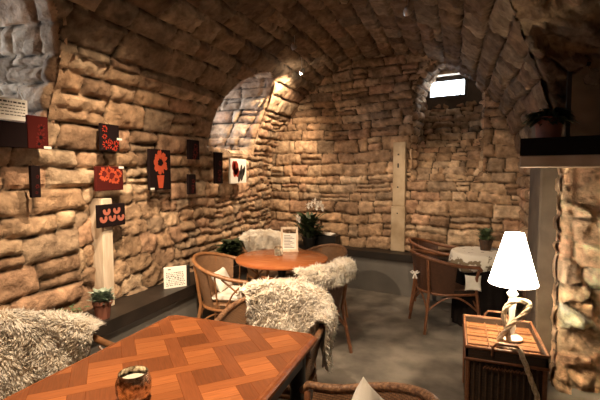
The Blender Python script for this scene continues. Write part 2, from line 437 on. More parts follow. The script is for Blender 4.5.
def lunette(name, l, depth, seed, bottom=True, amp=1.0, ch=(.12,.22), ln=(.18,.4), warp=1.0, rg_=1.0, tone=1.0, rub=False):
    ds = .017; yc, r, zc, zb, side = l['yc'], l['r'], l['zc'], max(l['zb'], 0), l['side']
    pts = []
    def seg(a, b):
        n = max(2, int(math.dist(a, b)/ds))
        for i in range(n): pts.append((a[0]+(b[0]-a[0])*i/n, a[1]+(b[1]-a[1])*i/n))
    seg((yc+r, zb), (yc+r, zc))
    n = int(PI*r/ds)
    for i in range(n+1): q = PI*i/n; pts.append((yc+r*math.cos(q), zc+r*math.sin(q)))
    seg((yc-r, zc), (yc-r, zb))
    if bottom: seg((yc-r, zb), (yc+r, zb)); pts.append((yc+r, zb))
    else: pts.append((yc-r, zb))
    p = np.array(pts); 
    d = np.gradient(p, axis=0); d /= np.linalg.norm(d, axis=1)[:,None]+1e-9
    nin = np.stack([-d[:,1], d[:,0]], 1)      # towards the opening's axis
    s = np.concatenate([[0], np.cumsum(np.linalg.norm(np.diff(p, axis=0), axis=1))])
    T = np.arange(-.032, depth, ds*.8)
    xs = surfx(p[:,1], side)
    xend = XC + side*(R+depth)
    Xg = np.empty((len(p), len(T)))
    for j, t in enumerate(T):
        f = max(t, 0)/depth
        nx_ = np.sqrt(np.maximum(1-(np.maximum(p[:,1]-ZS, 0)/R)**2, .15)); Xg[:,j] = xs*(1-f) + xend*f + ((-side*(-t))/nx_*1.25 if t < 0 else 0)
    SG = np.repeat(s[:,None], len(T), 1); TG = np.abs(Xg - xs[:,None])*np.sign(T)[None,:]
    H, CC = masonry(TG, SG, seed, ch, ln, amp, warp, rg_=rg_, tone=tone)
    if rub: H, CC = rubble(TG, SG, seed, .21, .15, rg_, tone, 1.1, (.38,.30,.21)); H = H*amp
    cw = (1-sstep((T+.032)/.022))[None,:]
    mn = (.038 if side > 0 else .020)*(1-sstep((T-.02)/.06))[None,:]
    Hn = np.maximum(np.clip(H, -.01, .20), mn)*(1-cw) - .04*cw
    if side > 0: CC = CC*np.where(p[:,1] < 1.75, 1.0, .36)[:,None,None]  # upper arch darkened: its shade is painted into the stone colour
    P = np.stack([Xg, p[:,0][:,None] + nin[:,0][:,None]*Hn, p[:,1][:,None] + nin[:,1][:,None]*Hn], -1)
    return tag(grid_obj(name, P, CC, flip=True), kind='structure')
lunette('wall_left_window_recess', LUN[0], .62, 501, True, .8, (.12,.2), (.16,.34))
lunette('wall_left_window_recess', LUN[1], .62, 522, True)
lunette('wall_right_archway', LUN[2], 1.1, 541, False, 1.5, (.10,.22), (.14,.30), 3.0, 2.4, 1.85, True)  # raised tone paints the lamp's light into the lower pier stones

def back_wall():
    ds = .0145
    U = np.arange(-.35, 3.5, ds); Z = np.arange(-.02, 3.35, ds)
    UU, ZZ = np.meshgrid(U, Z, indexing='ij')
    H, CC = masonry(UU, ZZ, 613, (.085,.185), (.16,.48), 1.0, 1.4)
    H = np.clip(H, -.01, .09)
    cu = 2.49; hw = .41
    top = 2.50 + .42*np.sqrt(np.maximum(1-((UU-cu)/hw)**2, 0))
    hole = (np.abs(UU-cu) < hw) & (ZZ > 1.47) & (ZZ < top)
    x = W0[0] + UU*WE[0] - WN[0]*H; y = W0[1] + UU*WE[1] - WN[1]*H
    tag(grid_obj('wall_back', np.stack([x, y, ZZ], -1), CC, ~hole, flip=True), kind='structure')
    # the recess: jambs and arched head as one barrel, then the sloping sill
    pts = []
    for z in np.arange(1.40, 2.50, ds): pts.append((cu+hw, z))
    for q in np.linspace(0, PI, 80): pts.append((cu+hw*math.cos(q), 2.50+.42*math.sin(q)))
    for z in np.arange(2.50, 1.40, -ds): pts.append((cu-hw, z))
    p = np.array(pts); d = np.gradient(p, axis=0); d /= np.linalg.norm(d, axis=1)[:,None]+1e-9
    nin = np.stack([-d[:,1], d[:,0]], 1); s = np.concatenate([[0], np.cumsum(np.linalg.norm(np.diff(p, axis=0), axis=1))])
    T = np.arange(-.036, .62, ds); SG, TG = np.meshgrid(s, T, indexing='ij')
    H, CC = masonry(TG, SG, 651, (.08,.15), (.14,.3), .75)
    Hn = np.clip(H, -.01, .09) - (.075*(1-sstep((T+.036)/.07)))[None,:]
    u = p[:,0][:,None] + nin[:,0][:,None]*Hn; z = p[:,1][:,None] + nin[:,1][:,None]*Hn
    P = np.stack([W0[0] + u*WE[0] + TG*WN[0], W0[1] + u*WE[1] + TG*WN[1], z], -1)
    tag(grid_obj('wall_back_window_recess', P, CC, flip=True), kind='structure')
    U = np.arange(cu-hw-.02, cu+hw+.02, ds); T = np.arange(-.02, 1.02, ds*.8)
    UG, TG = np.meshgrid(U, T, indexing='ij')
    H, CC = masonry(UG, TG*1.24, 677, (.07,.13), (.12,.28), .9, 2.0, rg_=1.6)
    H = np.clip(H, -.01, .09)
    dd = .02 + TG*.56; zz = 1.44 + TG*1.10 + H*.5; dd = dd - H*.85
    P = np.stack([W0[0] + UG*WE[0] + dd*WN[0], W0[1] + UG*WE[1] + dd*WN[1], zz], -1)
    tag(grid_obj('window_sill_back', P, CC, flip=True), kind='structure')
back_wall()

# wall behind the camera and the dark end of the side passage
u_, z_ = np.meshgrid(np.arange(-2.6, .8, .03), np.arange(0, 3.2, .03), indexing='ij')
h_, c_ = masonry(u_, z_, 710, (.12,.2), (.2,.5))
tag(grid_obj('wall_front', np.stack([u_, -1.5 + h_, z_], -1), c_), kind='structure')
b = MB(); b.box(1.80, 1.88, 1.1, 3.7, 0, 2.9); tag(b.build('wall_passage', M['plaster']), kind='structure')

b = MB(); b.box(-3.3, 2.0, -1.7, 6.3, -.1, 0); tag(b.build('floor', M['floor']), kind='structure')
# plastered strip on the right wall beside the archway
b = MB(); b.box(.60, .78, 3.47, 3.93, 0, 2.0, .012); tag(b.build('trim_1', varied('brown_trim', (.10,.07,.045), (.16,.115,.075), 5, .8, .2)), kind='structure')

# ------------------------------------------------------------------ windows
def wall_frame_window(name, origin, e, n, w, h, deep, wall_w, wall_h, zwall0, mullion=None, pane='daylight'):
    """an end wall with an opening, a frame and a pane; origin = centre of the pane"""
    root = empty(name); tag(root, kind='structure')
    o = Vector(origin); E = Vector((*e, 0)); Nn = Vector((*n, 0))
    def bx(m, u0, u1, t0, t1, z0, z1):
        vs = [o + E*u + Nn*t + Vector((0,0,z-o.z)) for z in (z0, z1) for t in (t0, t1) for u in (u0, u1)]
        m.add(vs, [(0,2,3,1),(4,5,7,6),(0,1,5,4),(2,6,7,3),(0,4,6,2),(1,3,7,5)])
    z0, z1 = o.z-h/2, o.z+h/2
    m = MB(); W = wall_w/2
    bx(m, -W, W, -.02, .04, zwall0, z0-.03); bx(m, -W, W, -.02, .04, z1+.03, zwall0+wall_h)
    bx(m, -W, -w/2-.03, -.02, .04, z0-.03, z1+.03); bx(m, w/2+.03, W, -.02, .04, z0-.03, z1+.03)
    m.build('surround', M['dark_plaster'], root)
    m = MB(); f = .035
    bx(m, -w/2-f, w/2+f, -.035, .0, z1, z1+f); bx(m, -w/2-f, w/2+f, -.035, .0, z0-f, z0)
    bx(m, -w/2-f, -w/2, -.035, .0, z0, z1); bx(m, w/2, w/2+f, -.035, .0, z0, z1)
    if mullion is not None: bx(m, mullion-.006, mullion+.006, -.03, .0, z0, z1)
    m.build('window_frame', M['frame'], root)
    m = MB(); bx(m, -w/2, w/2, -.012, -.006, z0, z1); m.build('window_pane', M[pane], root)
    return root
M['dark_plaster'] = varied('dark_plaster', (.06,.045,.035), (.10,.075,.055), 5, .9, .3)
M['frame'] = mat('window_frame_paint', (.05,.035,.028), .5)
def wpt(u, t, z): return (W0[0]+u*WE[0]+t*WN[0], W0[1]+u*WE[1]+t*WN[1], z)
wall_frame_window('window_1', wpt(2.375, .53, 2.68), WE, WN, .44, .195, .05, .95, 1.35, 1.75, .17)
b = MB()
vs = [wpt(u, t, z) for z in (2.83, 2.865) for t in (.33, .45) for u in (2.05, 2.93)]
b.add(vs, [(0,2,3,1),(4,5,7,6),(0,1,5,4),(2,6,7,3),(0,4,6,2),(1,3,7,5)]); tag(b.build('window_lintel', M['pale_wood']), kind='structure')
wall_frame_window('window_2', (XC-R-.60, 4.40, 2.28), (0,1), (-1,0), .70, .55, .05, 1.3, 1.3, 1.6, pane='daylight_dim')
wall_frame_window('window_3', (XC-R-.60, 1.40, 2.22), (0,1), (-1,0), .75, .60, .05, 1.4, 1.4, 1.55, pane='daylight_faint')

# ------------------------------------------------------------------ posts let into the walls
def back_box(m, u0, u1, t0, t1, z0, z1):
    vs = [wpt(u, t, z) for z in (z0, z1) for t in (t0, t1) for u in (u0, u1)]
    m.add(vs, [(0,2,3,1),(4,5,7,6),(0,1,5,4),(2,6,7,3),(0,4,6,2),(1,3,7,5)])
b = MB(); back_box(b, 1.82, 2.01, -.085, .05, .53, 1.12); back_box(b, 1.835, 2.0, -.075, .05, 1.12, 1.95)
o = b.build('wall_post', M['dressed'])
md = o.modifiers.new('b', 'BEVEL'); md.width = .012; md.segments = 2
tag(o, 'tall pale dressed post set into the back stone wall beside the window recess', 'post')
for z in (1.78, 1.62, 1.36, 1.02):
    b = MB(); back_box(b, 1.90, 1.915, -.0885, -.07, z, z+(.055 if z == 1.62 else .018)); b.build('peg_hole', M['black'], o)
b = MB(); b.box(-2.58, -2.435, 2.375, 2.475, .53, 1.36, .006)
tag(b.build('wall_post', M['pale_wood']), 'pale wooden upright on the left wall under the poppy pictures', 'post')

# ------------------------------------------------------------------ long bench ledge
root = empty('wall_bench', (-2.3, 3, 0)); tag(root, 'built-in dark bench ledge with grey front running round two walls', 'bench')
root.location = (0,0,0)
def bp(x): return (WD-.27 - WN[0]*x)/WN[1]      # y of the back run's front plane
xe = .66
top = [(-2.62,.3), (-2.215,.3), (-2.215, bp(-2.215)), (xe, bp(xe)), (xe, bp(xe)+.30), (-2.68, 5.98)]
b = MB(); b.prism(top, .44, .53); b.build('bench_top', M['dark_wood'], root)
low = [(-2.60,.32), (-2.25,.32), (-2.25, bp(-2.25)+.035), (xe, bp(xe)+.035), (xe, bp(xe)+.27), (-2.66, 5.95)]
b = MB(); b.prism(low, .0, .441); b.build('front_panel', M['panel'], root)
M['sand'] = varied('pale_mortar', (.45,.38,.29), (.60,.52,.42), 12, .9, .5)

# ------------------------------------------------------------------ near table
def clip(poly, ax, lim, sgn):
    out = []
    for i in range(len(poly)):
        a, c = poly[i], poly[(i+1) % len(poly)]
        da, dc = sgn*(lim-a[ax]), sgn*(lim-c[ax])
        if da >= 0: out.append(a)
        if (da >= 0) != (dc >= 0):
            t = da/(da-dc); out.append(tuple(a[k]+(c[k]-a[k])*t for k in range(2)))
    return out
def near_table():
    x0, x1, y0, y1 = -1.495, -.610, .30, 1.935
    root = empty('dining_table', ((x0+x1)/2, (y0+y1)/2, 0))
    tag(root, 'large rectangular table with orange-brown basket-weave parquet top in the foreground', 'table')
    cx, cy = root.location.x, root.location.y
    hx, hy = (x1-x0)/2, (y1-y0)/2; fr = .028
    # herringbone pieces
    a = PI/4; ca, sa = math.cos(a), math.sin(a); sq, st = .13, .06; p_ = sq+st
    V, F, COL, UV = [], [], [], []
    rg = random.Random(3); gx, gy = -1.29-cx, 1.518-cy
    px_, py_ = gx*ca+gy*sa-sq/2, -gx*sa+gy*ca-sq/2
    tiles = []
    for i in range(-9, 10):
        for j in range(-9, 10):
            X0, Y0 = px_+i*p_, py_+j*p_; e = .0008
            if (i+j) % 2 == 0:
                for k in range(2): tiles.append((X0+e, X0+sq-e, Y0+e+k*sq/2, Y0+(k+1)*sq/2-e, (.50,.17,.055), True))
                tiles.append((X0-st-sq+e, X0+sq-e, Y0-st+e, Y0-e, (.39,.128,.041), True))
            else:
                tiles.append((X0+e, X0+sq-e, Y0+e, Y0+sq-e, (.25,.08,.028), False))
                tiles.append((X0-st+e, X0-e, Y0-st-sq+e, Y0+sq-e, (.29,.092,.032), False))
    for tx0, tx1, ty0, ty1, base, hz in tiles:
        q = [(x*ca - y*sa, x*sa + y*ca) for x, y in ((tx0,ty0),(tx1,ty0),(tx1,ty1),(tx0,ty1))]
        for ax, lim, sg in ((0,hx-fr,1),(0,-(hx-fr),-1),(1,hy-fr,1),(1,-(hy-fr),-1)):
            q = clip(q, ax, lim, sg)
            if len(q) < 3: break
        if len(q) < 3: continue
        k = rg.uniform(.86,1.14); o = rg.random()*5; idx = []
        for (x, y) in q:
            idx.append(len(V)); V.append((x, y, .7505)); COL.append((base[0]*k, base[1]*k, base[2]*k, 1))
            lx, ly = x*ca+y*sa, -x*sa+y*ca
            UV.append((lx+o, ly+o) if hz else (ly+o, lx+o))
        F.append(tuple(idx))
    me = bpy.data.meshes.new('parquet_inlay'); me.from_pydata(V, [], F)
    at = me.color_attributes.new('stone', 'FLOAT_COLOR', 'POINT')
    at.data.foreach_set('color', [x for c in COL for x in c])
    ul = me.uv_layers.new(name='UVMap')
    for l in me.loops: ul.data[l.index].uv = UV[l.vertex_index]
    link('parquet_inlay', me, M['parquet'], root)
    # top slab with clipped corners and moulded edge
    def oct_(e, c): X, Y = hx+e, hy+e; return [(-X+c,-Y),(X-c,-Y),(X,-Y+c),(X,Y-c),(X-c,Y),(-X+c,Y),(-X,Y-c),(-X,-Y+c)]
    b = MB(); lv = [(-.045,.715,.03),(-.012,.718,.03),(0,.724,.03),(.0,.738,.03),(-.006,.745,.03),(-.014,.750,.028)]
    vs = []; 
    for e, z, c in lv: vs += [(x,y,z) for x,y in oct_(e, c)]
    fs = []
    for l in range(len(lv)-1):
        for i in range(8): fs.append((l*8+i, l*8+(i+1)%8, (l+1)*8+(i+1)%8, (l+1)*8+i))
    fs.append(tuple(reversed(range(8)))); fs.append(tuple(range((len(lv)-1)*8, len(lv)*8)))
    b.add(vs, fs); b.build('table_top', M['edge_wood'], root)
    b = MB(); e = .05
    b.box(-hx+e, hx-e, hy-e-.025, hy-e, .62, .716); b.box(-hx+e, hx-e, -hy+e, -hy+e+.025, .62, .716)
    b.box(-hx+e, -hx+e+.025, -hy+e, hy-e, .62, .716); b.box(hx-e-.025, hx-e, -hy+e, hy-e, .62, .716)
    b.build('apron', M['dark_wood'], root)
    for sx_ in (-1,1):
        for sy_ in (-1,1):
            b = MB(); b.lathe([(.030,0),(.034,.02),(.026,.05),(.03,.2),(.038,.42),(.034,.5),(.042,.53),(.040,.62),(.042,.716)], sx_*(hx-.085), sy_*(hy-.085), 20)
            b.build('leg', M['black'], root, smooth=True)
near_table()

# ------------------------------------------------------------------ round table
def disc_top(r, t):
    return [(r-.02, -t), (r-.004, -t+.006), (r, -t/2), (r-.004, -.004), (r-.012, 0), (0, 0)]
root = empty('round_table', (-1.52, 3.63, 0)); tag(root, 'round reddish-brown wooden pedestal table near the back corner', 'table')
b = MB(); b.lathe([(0,-.034)] + disc_top(.44, .034), 0, 0, 64, .75); b.build('table_top', M['red_wood'], root, smooth=30)
b = MB(); b.lathe([(0,0),(.035,0),(.035,.60),(.06,.64),(.12,.68),(.12,.716),(0,.716)], 0, 0, 24, 0); b.build('pedestal', M['black'], root, smooth=40)
b = MB(); b.lathe([(0,0),(.24,0),(.24,.012),(.06,.03),(.04,.05),(0,.05)], 0, 0, 40); b.build('foot_plate', M['black'], root, smooth=40)

# ------------------------------------------------------------------ chairs
def ucurve(t, ra=.27, fx=.22, back=-.03):
    """t in 0..1 round the chair: right arm front -> back -> left arm front; returns x, y, outward normal"""
    la = fx-back; L = 2*la + PI*ra; s = t*L
    if s < la: return (fx-s, -ra, 0, -1)
    if s > L-la: return (back+(s-(L-la)), ra, 0, 1)
    q = (s-la)/ra
    return (back-ra*math.sin(q), -ra*math.cos(q), -math.sin(q), -math.cos(q))
def rimz(t, hb, ha):
    k = .5 - .5*math.cos(2*PI*t); return ha + (hb-ha)*k**1.1
def lean(z, base=.40): return max(0, z-base)*.16

def make_chair(name, rm, wm, hb=.80, ha=.655, closed=True, ra=.27, braid=False, span=(.02, .98)):
    root = empty(name)
    n = 44
    rim = []
    for i in range(n+1):
        t = i/n; x, y, nx, ny = ucurve(t, ra); z = rimz(t, hb, ha); k = lean(z)
        rim.append((x+nx*k, y+ny*k, z))
    b = MB()
    fr = [(rim[0][0]+.03, rim[0][1], rim[0][2]-.035)] ; en = [(rim[-1][0]+.03, rim[-1][1], rim[-1][2]-.035)]
    b.tube(fr + rim + en, .0175, 10); b.build('arm_rail', M['braid' if braid else rm], root, smooth=True)
    # woven shell
    t0, t1 = span if closed else (.25, .75)
    rows = 12; b = MB(); per = 2.0
    for side_, off in ((1, .006), (-1, -.006)):
        vs = []; uv = []
        for r_ in range(rows+1):
            for i in range(n+1):
                t = t0 + (t1-t0)*i/n; x, y, nx, ny = ucurve(t, ra); zt = rimz(t, hb, ha)-.004; z = .375 + (zt-.375)*r_/rows
                k = lean(z) - .028*(1-(z-.375)/(zt-.375)) + off
                vs.append((x+nx*k, y+ny*k, z)); uv.append((t*1.35, z))
        fs = [(r_*(n+1)+i, r_*(n+1)+i+1, (r_+1)*(n+1)+i+1, (r_+1)*(n+1)+i) for r_ in range(rows) for i in range(n)]
        if side_ < 0: fs = [tuple(reversed(f)) for f in fs]
        b.add(vs, fs, uv)
    b.build('backrest', M[wm], root, smooth=True)
    # seat
    b = MB(); pts = []
    for i in range(25):
        x, y, nx, ny = ucurve(i/24, ra-.03); pts.append((x, y))
    m_ = len(pts); vs = []
    for z, s_ in ((.385,.97),(.395,1.0),(.425,1.0),(.435,.97)): vs += [(x*s_, y*s_, z) for x, y in pts]
    uvs = [(v[0], v[1]) for v in vs]
    fs = [tuple(range(m_))[::-1], tuple(range(3*m_, 4*m_))]
    for l in range(3):
        for i in range(m_): fs.append((l*m_+i, l*m_+(i+1)%m_, (l+1)*m_+(i+1)%m_, (l+1)*m_+i))
    b.add(vs, fs, uvs); b.build('seat', M[wm], root)
    b = MB(); b.tube([(*ucurve(i/24, ra-.015)[:2], .385) for i in range(25)], .013, 8, closed=True); b.build('seat_frame', M[rm], root, smooth=True)
    # legs
    for s_ in (-1, 1):
        b = MB(); b.tube([(.225, s_*(ra+.035), ha-.03), (.215, s_*(ra+.01), .55), (.225, s_*ra, .40), (.25, s_*(ra+.01), .2), (.27, s_*(ra+.02), .0)], .0155, 10)
        b.build('leg', M[rm], root, smooth=True)
        b = MB(); q = .36 if s_ < 0 else .64
        x, y, nx, ny = ucurve(q, ra); k = lean(hb)
        b.tube([(x+nx*(k-.005), y+ny*(k-.005), rimz(q,hb,ha)-.02), (x+nx*.035, y+ny*.035, .56), (x+nx*.012, y+ny*.012, .40), (x+nx*.05, y+ny*.05, .2), (x+nx*.09, y+ny*.09, 0)], .0155, 10)
        b.build('leg', M[rm], root, smooth=True)
    # stretchers: arched canes under the seat and a low cross
    xb, yb, nxb, nyb = ucurve(.36, ra)
    b = MB()
    A_ = (.245, -(ra+.01), .22); B_ = (.245, ra+.01, .22); D_ = (xb+nxb*.045, -(abs(yb)+abs(nyb)*.045), .22); E_ = (D_[0], -D_[1], .22)
    for p, q in ((A_, D_), (B_, E_), (D_, E_), (A_, B_)):
        mid = [(p[k]+q[k])/2 for k in range(3)]
        arch = [(p[0]+(q[0]-p[0])*t, p[1]+(q[1]-p[1])*t, p[2]+.14*math.sin(PI*t)) for t in [i/10 for i in range(11)]]
        b.tube(arch, .009, 7)
    b.build('stretcher', M[rm], root, smooth=True)
    if not closed:
        for s_ in (-1, 1):
            b = MB()
            b.tube([(.20, s_*(ra-.002), .44), (.13, s_*(ra+.02), .56), (.0, s_*(ra+.035), ha+.005)], .008, 7)
            b.tube([(.02, s_*(ra-.01), .42), (.09, s_*(ra+.015), .54), (.19, s_*(ra+.03), ha-.02)], .008, 7)
            b.tube([(-.06, s_*(ra-.012), .42), (-.06, s_*(ra+.035), ha+.03)], .008, 7)
            b.build('side_brace', M[rm], root, smooth=True)
    return root

def put(o, x, y, ang, label, group=None, cat='chair'):
    o.location = (x, y, 0); o.rotation_euler = (0,0,math.radians(ang)); return tag(o, label, cat, group)
G1 = 'rattan armchairs at the tables'
open_proto = make_chair('rattan_armchair', 'rattan', 'wicker', .80, .66, False)
tub_proto = make_chair('wicker_armchair', 'rattan', 'wicker', .77, .66, True, braid=True)
dark_proto = make_chair('wicker_armchair', 'rattan_dark', 'wicker_dark', .76, .66, True, span=(.17, .83))
mid_proto = make_chair('wicker_armchair', 'rattan_dark', 'wicker_mid', .77, .62, True, braid=True)
CH = {}
CH['c5'] = put(open_proto, -1.83, 3.27, 8, 'honey rattan armchair left of the round table with white seat cushion', G1)
CH['c1'] = put(copy_tree(open_proto), -1.66, 1.29, 4, 'rattan armchair between the parquet table and left wall, under a sheepskin', G1)
CH['c4'] = put(tub_proto, -1.30, 4.14, -112, 'light wicker tub chair behind the round table, in front of the bench', G1)
CH['c9'] = put(mid_proto, -.38, 1.36, 176, 'brown wicker tub chair at the bottom edge right of the parquet table', G1)
CH['c2'] = put(copy_tree(tub_proto), -.985, 2.16, -88, 'wicker armchair at the far end of the parquet table, draped in sheepskin', G1)
CH['c6'] = put(copy_tree(tub_proto), -1.93, 4.30, -40, 'wicker armchair in the corner behind the round table, mostly hidden by sheepskin', G1)
CH['c3'] = put(dark_proto, -1.17, 3.36, 155, 'dark wicker armchair on the near right of the round table, sheepskin over its back', G1)
CH['c7'] = put(copy_tree(dark_proto), -.06, 4.40, 24, 'dark brown wicker armchair with white bow, nearer one at the small cloth-covered table', G1)
CH['c8'] = put(copy_tree(dark_proto), -.16, 4.93, -4, 'brown wicker armchair between the back bench and the other chair at the small table', G1)
CH['c8'].scale = (.84, .80, 1.03)
CH['c7'].scale = (.92, .96, 1.0)

# ------------------------------------------------------------------ sheepskins
def sheepskin(name, chair, label, t0, t1, fin, fout, seed, hb=.80, ha=.66, nl=4200, ll=.045, tip=None, ra=.27, wob=.12):
    rg = np.random.RandomState(seed)
    rz = chair.rotation_euler[2]; cr, sr = math.cos(rz), math.sin(rz); ox, oy = chair.location.x, chair.location.y
    tc_, tw = (t0+t1)/2, (t1-t0)/2
    def surf(t, b, thick=0.0):
        x, y, nx, ny = ucurve(min(max(t, 0), 1), ra); zr = rimz(min(max(t,0),1), hb, ha) + .03
        kr = lean(zr)
        c_ = .055       # over-the-rim half width
        if b < -c_: z = zr - (-b-c_); k = lean(z) - .035 - thick - max(0, .46-z)*1.0; z = max(z, .455+thick*.6) if z < .46 else z; nrm = (-nx, -ny, .15)
        elif b > c_: z = zr - (b-c_); k = lean(max(z,.4)) + .035 + thick; nrm = (nx, ny, .05)
        else:
            q = b/c_; k = kr + q*.035*(1+thick*12)*1.0; z = zr + (.022+thick)*math.sqrt(max(0, 1-q*q)) ; nrm = (nx*q, ny*q, math.sqrt(max(0.05,1-q*q)))
        X = x+nx*k; Y = y+ny*k
        return (ox + X*cr - Y*sr, oy + X*sr + Y*cr, z), (nrm[0]*cr-nrm[1]*sr, nrm[0]*sr+nrm[1]*cr, nrm[2])
    def lim(s_):     # outline: how far the skin reaches at across-position s in -1..1
        e = (1-abs(s_)**5)**.5
        w1 = 1 + wob*math.sin(s_*5+seed); w2 = 1 + wob*math.sin(s_*4+seed*2)
        return -fin*e*w1, fout*e*w2
    na, nb = 44, 40
    vs, fs = [], []
    for layer in (0, 1):
        for i in range(na+1):
            s_ = -1 + 2*i/na; s_ = max(-.995, min(.995, s_)); a, c_ = lim(s_)
            for j in range(nb+1):
                b_ = a + (c_-a)*j/nb
                ed = min(1, (1-abs(s_))*5)*min(1, min(j, nb-j)/4)
                lump = .010*math.sin(s_*9+b_*13+seed) + .006*math.sin(s_*21-b_*31)
                p, _ = surf(tc_+s_*tw, b_, (.012+.7*lump)*ed if layer else -.004)
                vs.append(p)
    K = (na+1)*(nb+1)
    for i in range(na):
        for j in range(nb):
            q = (i*(nb+1)+j, i*(nb+1)+j+1, (i+1)*(nb+1)+j+1, (i+1)*(nb+1)+j)
            fs.append(q); fs.append(tuple(reversed([k+K for k in q])))
    # locks of wool
    for _ in range(nl):
        s_ = rg.uniform(-1,1); a, c_ = lim(max(-.995,min(.995,s_))); b_ = rg.uniform(a, c_)
        lump = .010*math.sin(s_*9+b_*13+seed) + .006*math.sin(s_*21-b_*31)
        p, n_ = surf(tc_+s_*tw*1.0, b_, .008+.7*lump*min(1, (1-abs(s_))*5))
        P = np.array(p); Nn = np.array(n_)/np.linalg.norm(n_)
        cl = rg.normal(0, .26, 3); down = np.array((0,0,-1.0 if abs(b_) > .05 else -.2))
        clump = np.array((math.sin(P[0]*37+P[2]*29), math.sin(P[1]*41+P[2]*23), math.sin(P[0]*31+P[1]*43)*.4))*.55
        d1 = Nn*.42 + down*.5 + cl*.8 + clump*.8; d1 += Nn*max(0, .38-float(d1@Nn)); d1 /= np.linalg.norm(d1)
        d2 = Nn*.05 + down*.8 + cl + clump*1.0; d2 += Nn*max(0, .02-float(d2@Nn)); d2 /= np.linalg.norm(d2)
        L = ll*rg.uniform(.6,1.2); w = rg.uniform(.003,.0052)
        p1 = P + d1*L*.5; p2 = p1 + d2*L*.55
        sd = np.cross(d1, rg.normal(0,1,3)); sd /= np.linalg.norm(sd)+1e-9; s2 = np.cross(d1, sd)
        base = len(vs)
        for q_, ww in ((P, w), (p1, w*.8)):
            for k in range(3):
                an = 2*PI*k/3; vs.append(tuple(q_ + (sd*math.cos(an)+s2*math.sin(an))*ww))
        vs.append(tuple(p2))
        for k in range(3):
            k2 = (k+1) % 3
            fs.append((base+k, base+k2, base+3+k2, base+3+k)); fs.append((base+3+k, base+3+k2, base+6))
    me = bpy.data.meshes.new(name); me.from_pydata(vs, [], fs)
    me.polygons.foreach_set('use_smooth', [True]*len(me.polygons)); me.update()
    o = link(name, me, M['fleece'])
    return tag(o, label, 'sheepskin', 'sheepskins draped over the chairs')
sheepskin('sheepskin', CH['c1'], 'cream sheepskin on the chair by the left wall, at the left edge of the picture', .27, .82, .46, .07, 1, hb=.80, nl=15000, ll=.042)
sheepskin('sheepskin', CH['c2'], 'cream sheepskin over the chair at the far end of the parquet table, hanging low', .30, .86, .42, .38, 2, hb=.77, nl=15000, ll=.046)
sheepskin('sheepskin', CH['c3'], 'shaggy cream sheepskin over the dark chair right of the round table', .22, .72, .22, .14, 3, hb=.75, nl=8000, ll=.055)
sheepskin('sheepskin', CH['c6'], 'pale sheepskin over the corner chair behind the round table', .25, .75, .25, .12, 4, hb=.79, nl=6500, ll=.036)
CH['c4'].scale = (.80, .80, .98)

# ------------------------------------------------------------------ cushions
def cushion(name, label, loc, rot, size=(.36,.36,.12), m='white_cloth', seed=1, marks=False, cat='cushion'):
    n = 20; vs, fs = [], []
    for sd in (1,-1):
        for i in range(n+1):
            for j in range(n+1):
                a, c_ = -1+2*i/n, -1+2*j/n
                pin = 1-.10*(1-abs(a)**2)*abs(c_)**3; pin2 = 1-.10*(1-abs(c_)**2)*abs(a)**3
                z = sd*.5*((1-a**4)*(1-c_**4))**.55*(1+.08*math.sin(a*5+seed)*math.cos(c_*4))
                vs.append((a*.5*size[0]*pin2, c_*.5*size[1]*pin, z*size[2]))
    K = (n+1)**2
    for i in range(n):
        for j in range(n):
            q = (i*(n+1)+j, (i+1)*(n+1)+j, (i+1)*(n+1)+j+1, i*(n+1)+j+1)
            fs.append(q); fs.append(tuple(reversed([k+K for k in q])))
    b = MB(); b.add(vs, fs); o = b.build(name, M[m], None, smooth=80)
    o.location = loc; o.rotation_euler = rot
    if marks:
        b = MB(); rg = random.Random(5)
        for k in range(14):
            a, c_ = rg.uniform(-.8,.8), rg.uniform(-.8,.8)
            for sd in (1,-1):
                z = sd*.5*((1-a**4)*(1-c_**4))**.55*(1+.08*math.sin(a*5+seed)*math.cos(c_*4))*size[2]
                x, y = a*.5*size[0], c_*.5*size[1]; w = rg.uniform(.006,.014)
                ring = [(x+w*math.cos(q)*1.6, y+w*math.sin(q), z+sd*.0015) for q in [i*PI/4 for i in range(8)]]
                b.add(ring, [tuple(range(8)) if sd > 0 else tuple(reversed(range(8)))])
        b.build('printed_marks', M['ink'], o)
    return tag(o, label, cat)
cushion('seat_cushion', 'flat white cushion on the seat of the honey rattan armchair', (-1.79, 3.26, .468), (0,0,.15), (.40,.42,.07))
cushion('back_cushion', 'white cushion leaning upright in the honey rattan armchair', (-1.97, 3.28, .575), (0, math.radians(62), .14), (.20,.28,.08), seed=3)
cushion('throw_pillow', 'white pillow with small dark marks in the bottom-edge wicker chair', (-.25, 1.40, .60), (math.radians(80), math.radians(43), math.radians(60)), (.34,.34,.12), marks=True, seed=4)
cushion('round_cushion', 'small white round cushion in the chair at the cloth-covered table', (.20, 4.25, .50), (math.radians(80),0,math.radians(5)), (.15,.15,.06), seed=6)
# bow of a seat tie
b = MB()
for s_ in (-1,1):
    b.tube([(0,0,0),(s_*.025,0,.018),(s_*.045,0,.006),(s_*.025,0,-.006),(0,0,0)], .007, 6)
    b.tube([(0,0,0),(s_*.01,0,-.035),(s_*.018,0,-.06)], [.006,.008,.010], 6)
o = b.build('cushion_bow', M['petal'], None, smooth=True); o.location = (-.335, 4.20, .57); o.rotation_euler = (0,0,.3)
tag(o, 'small white ribbon bow tied at the side of the dark wicker armchair', 'bow')

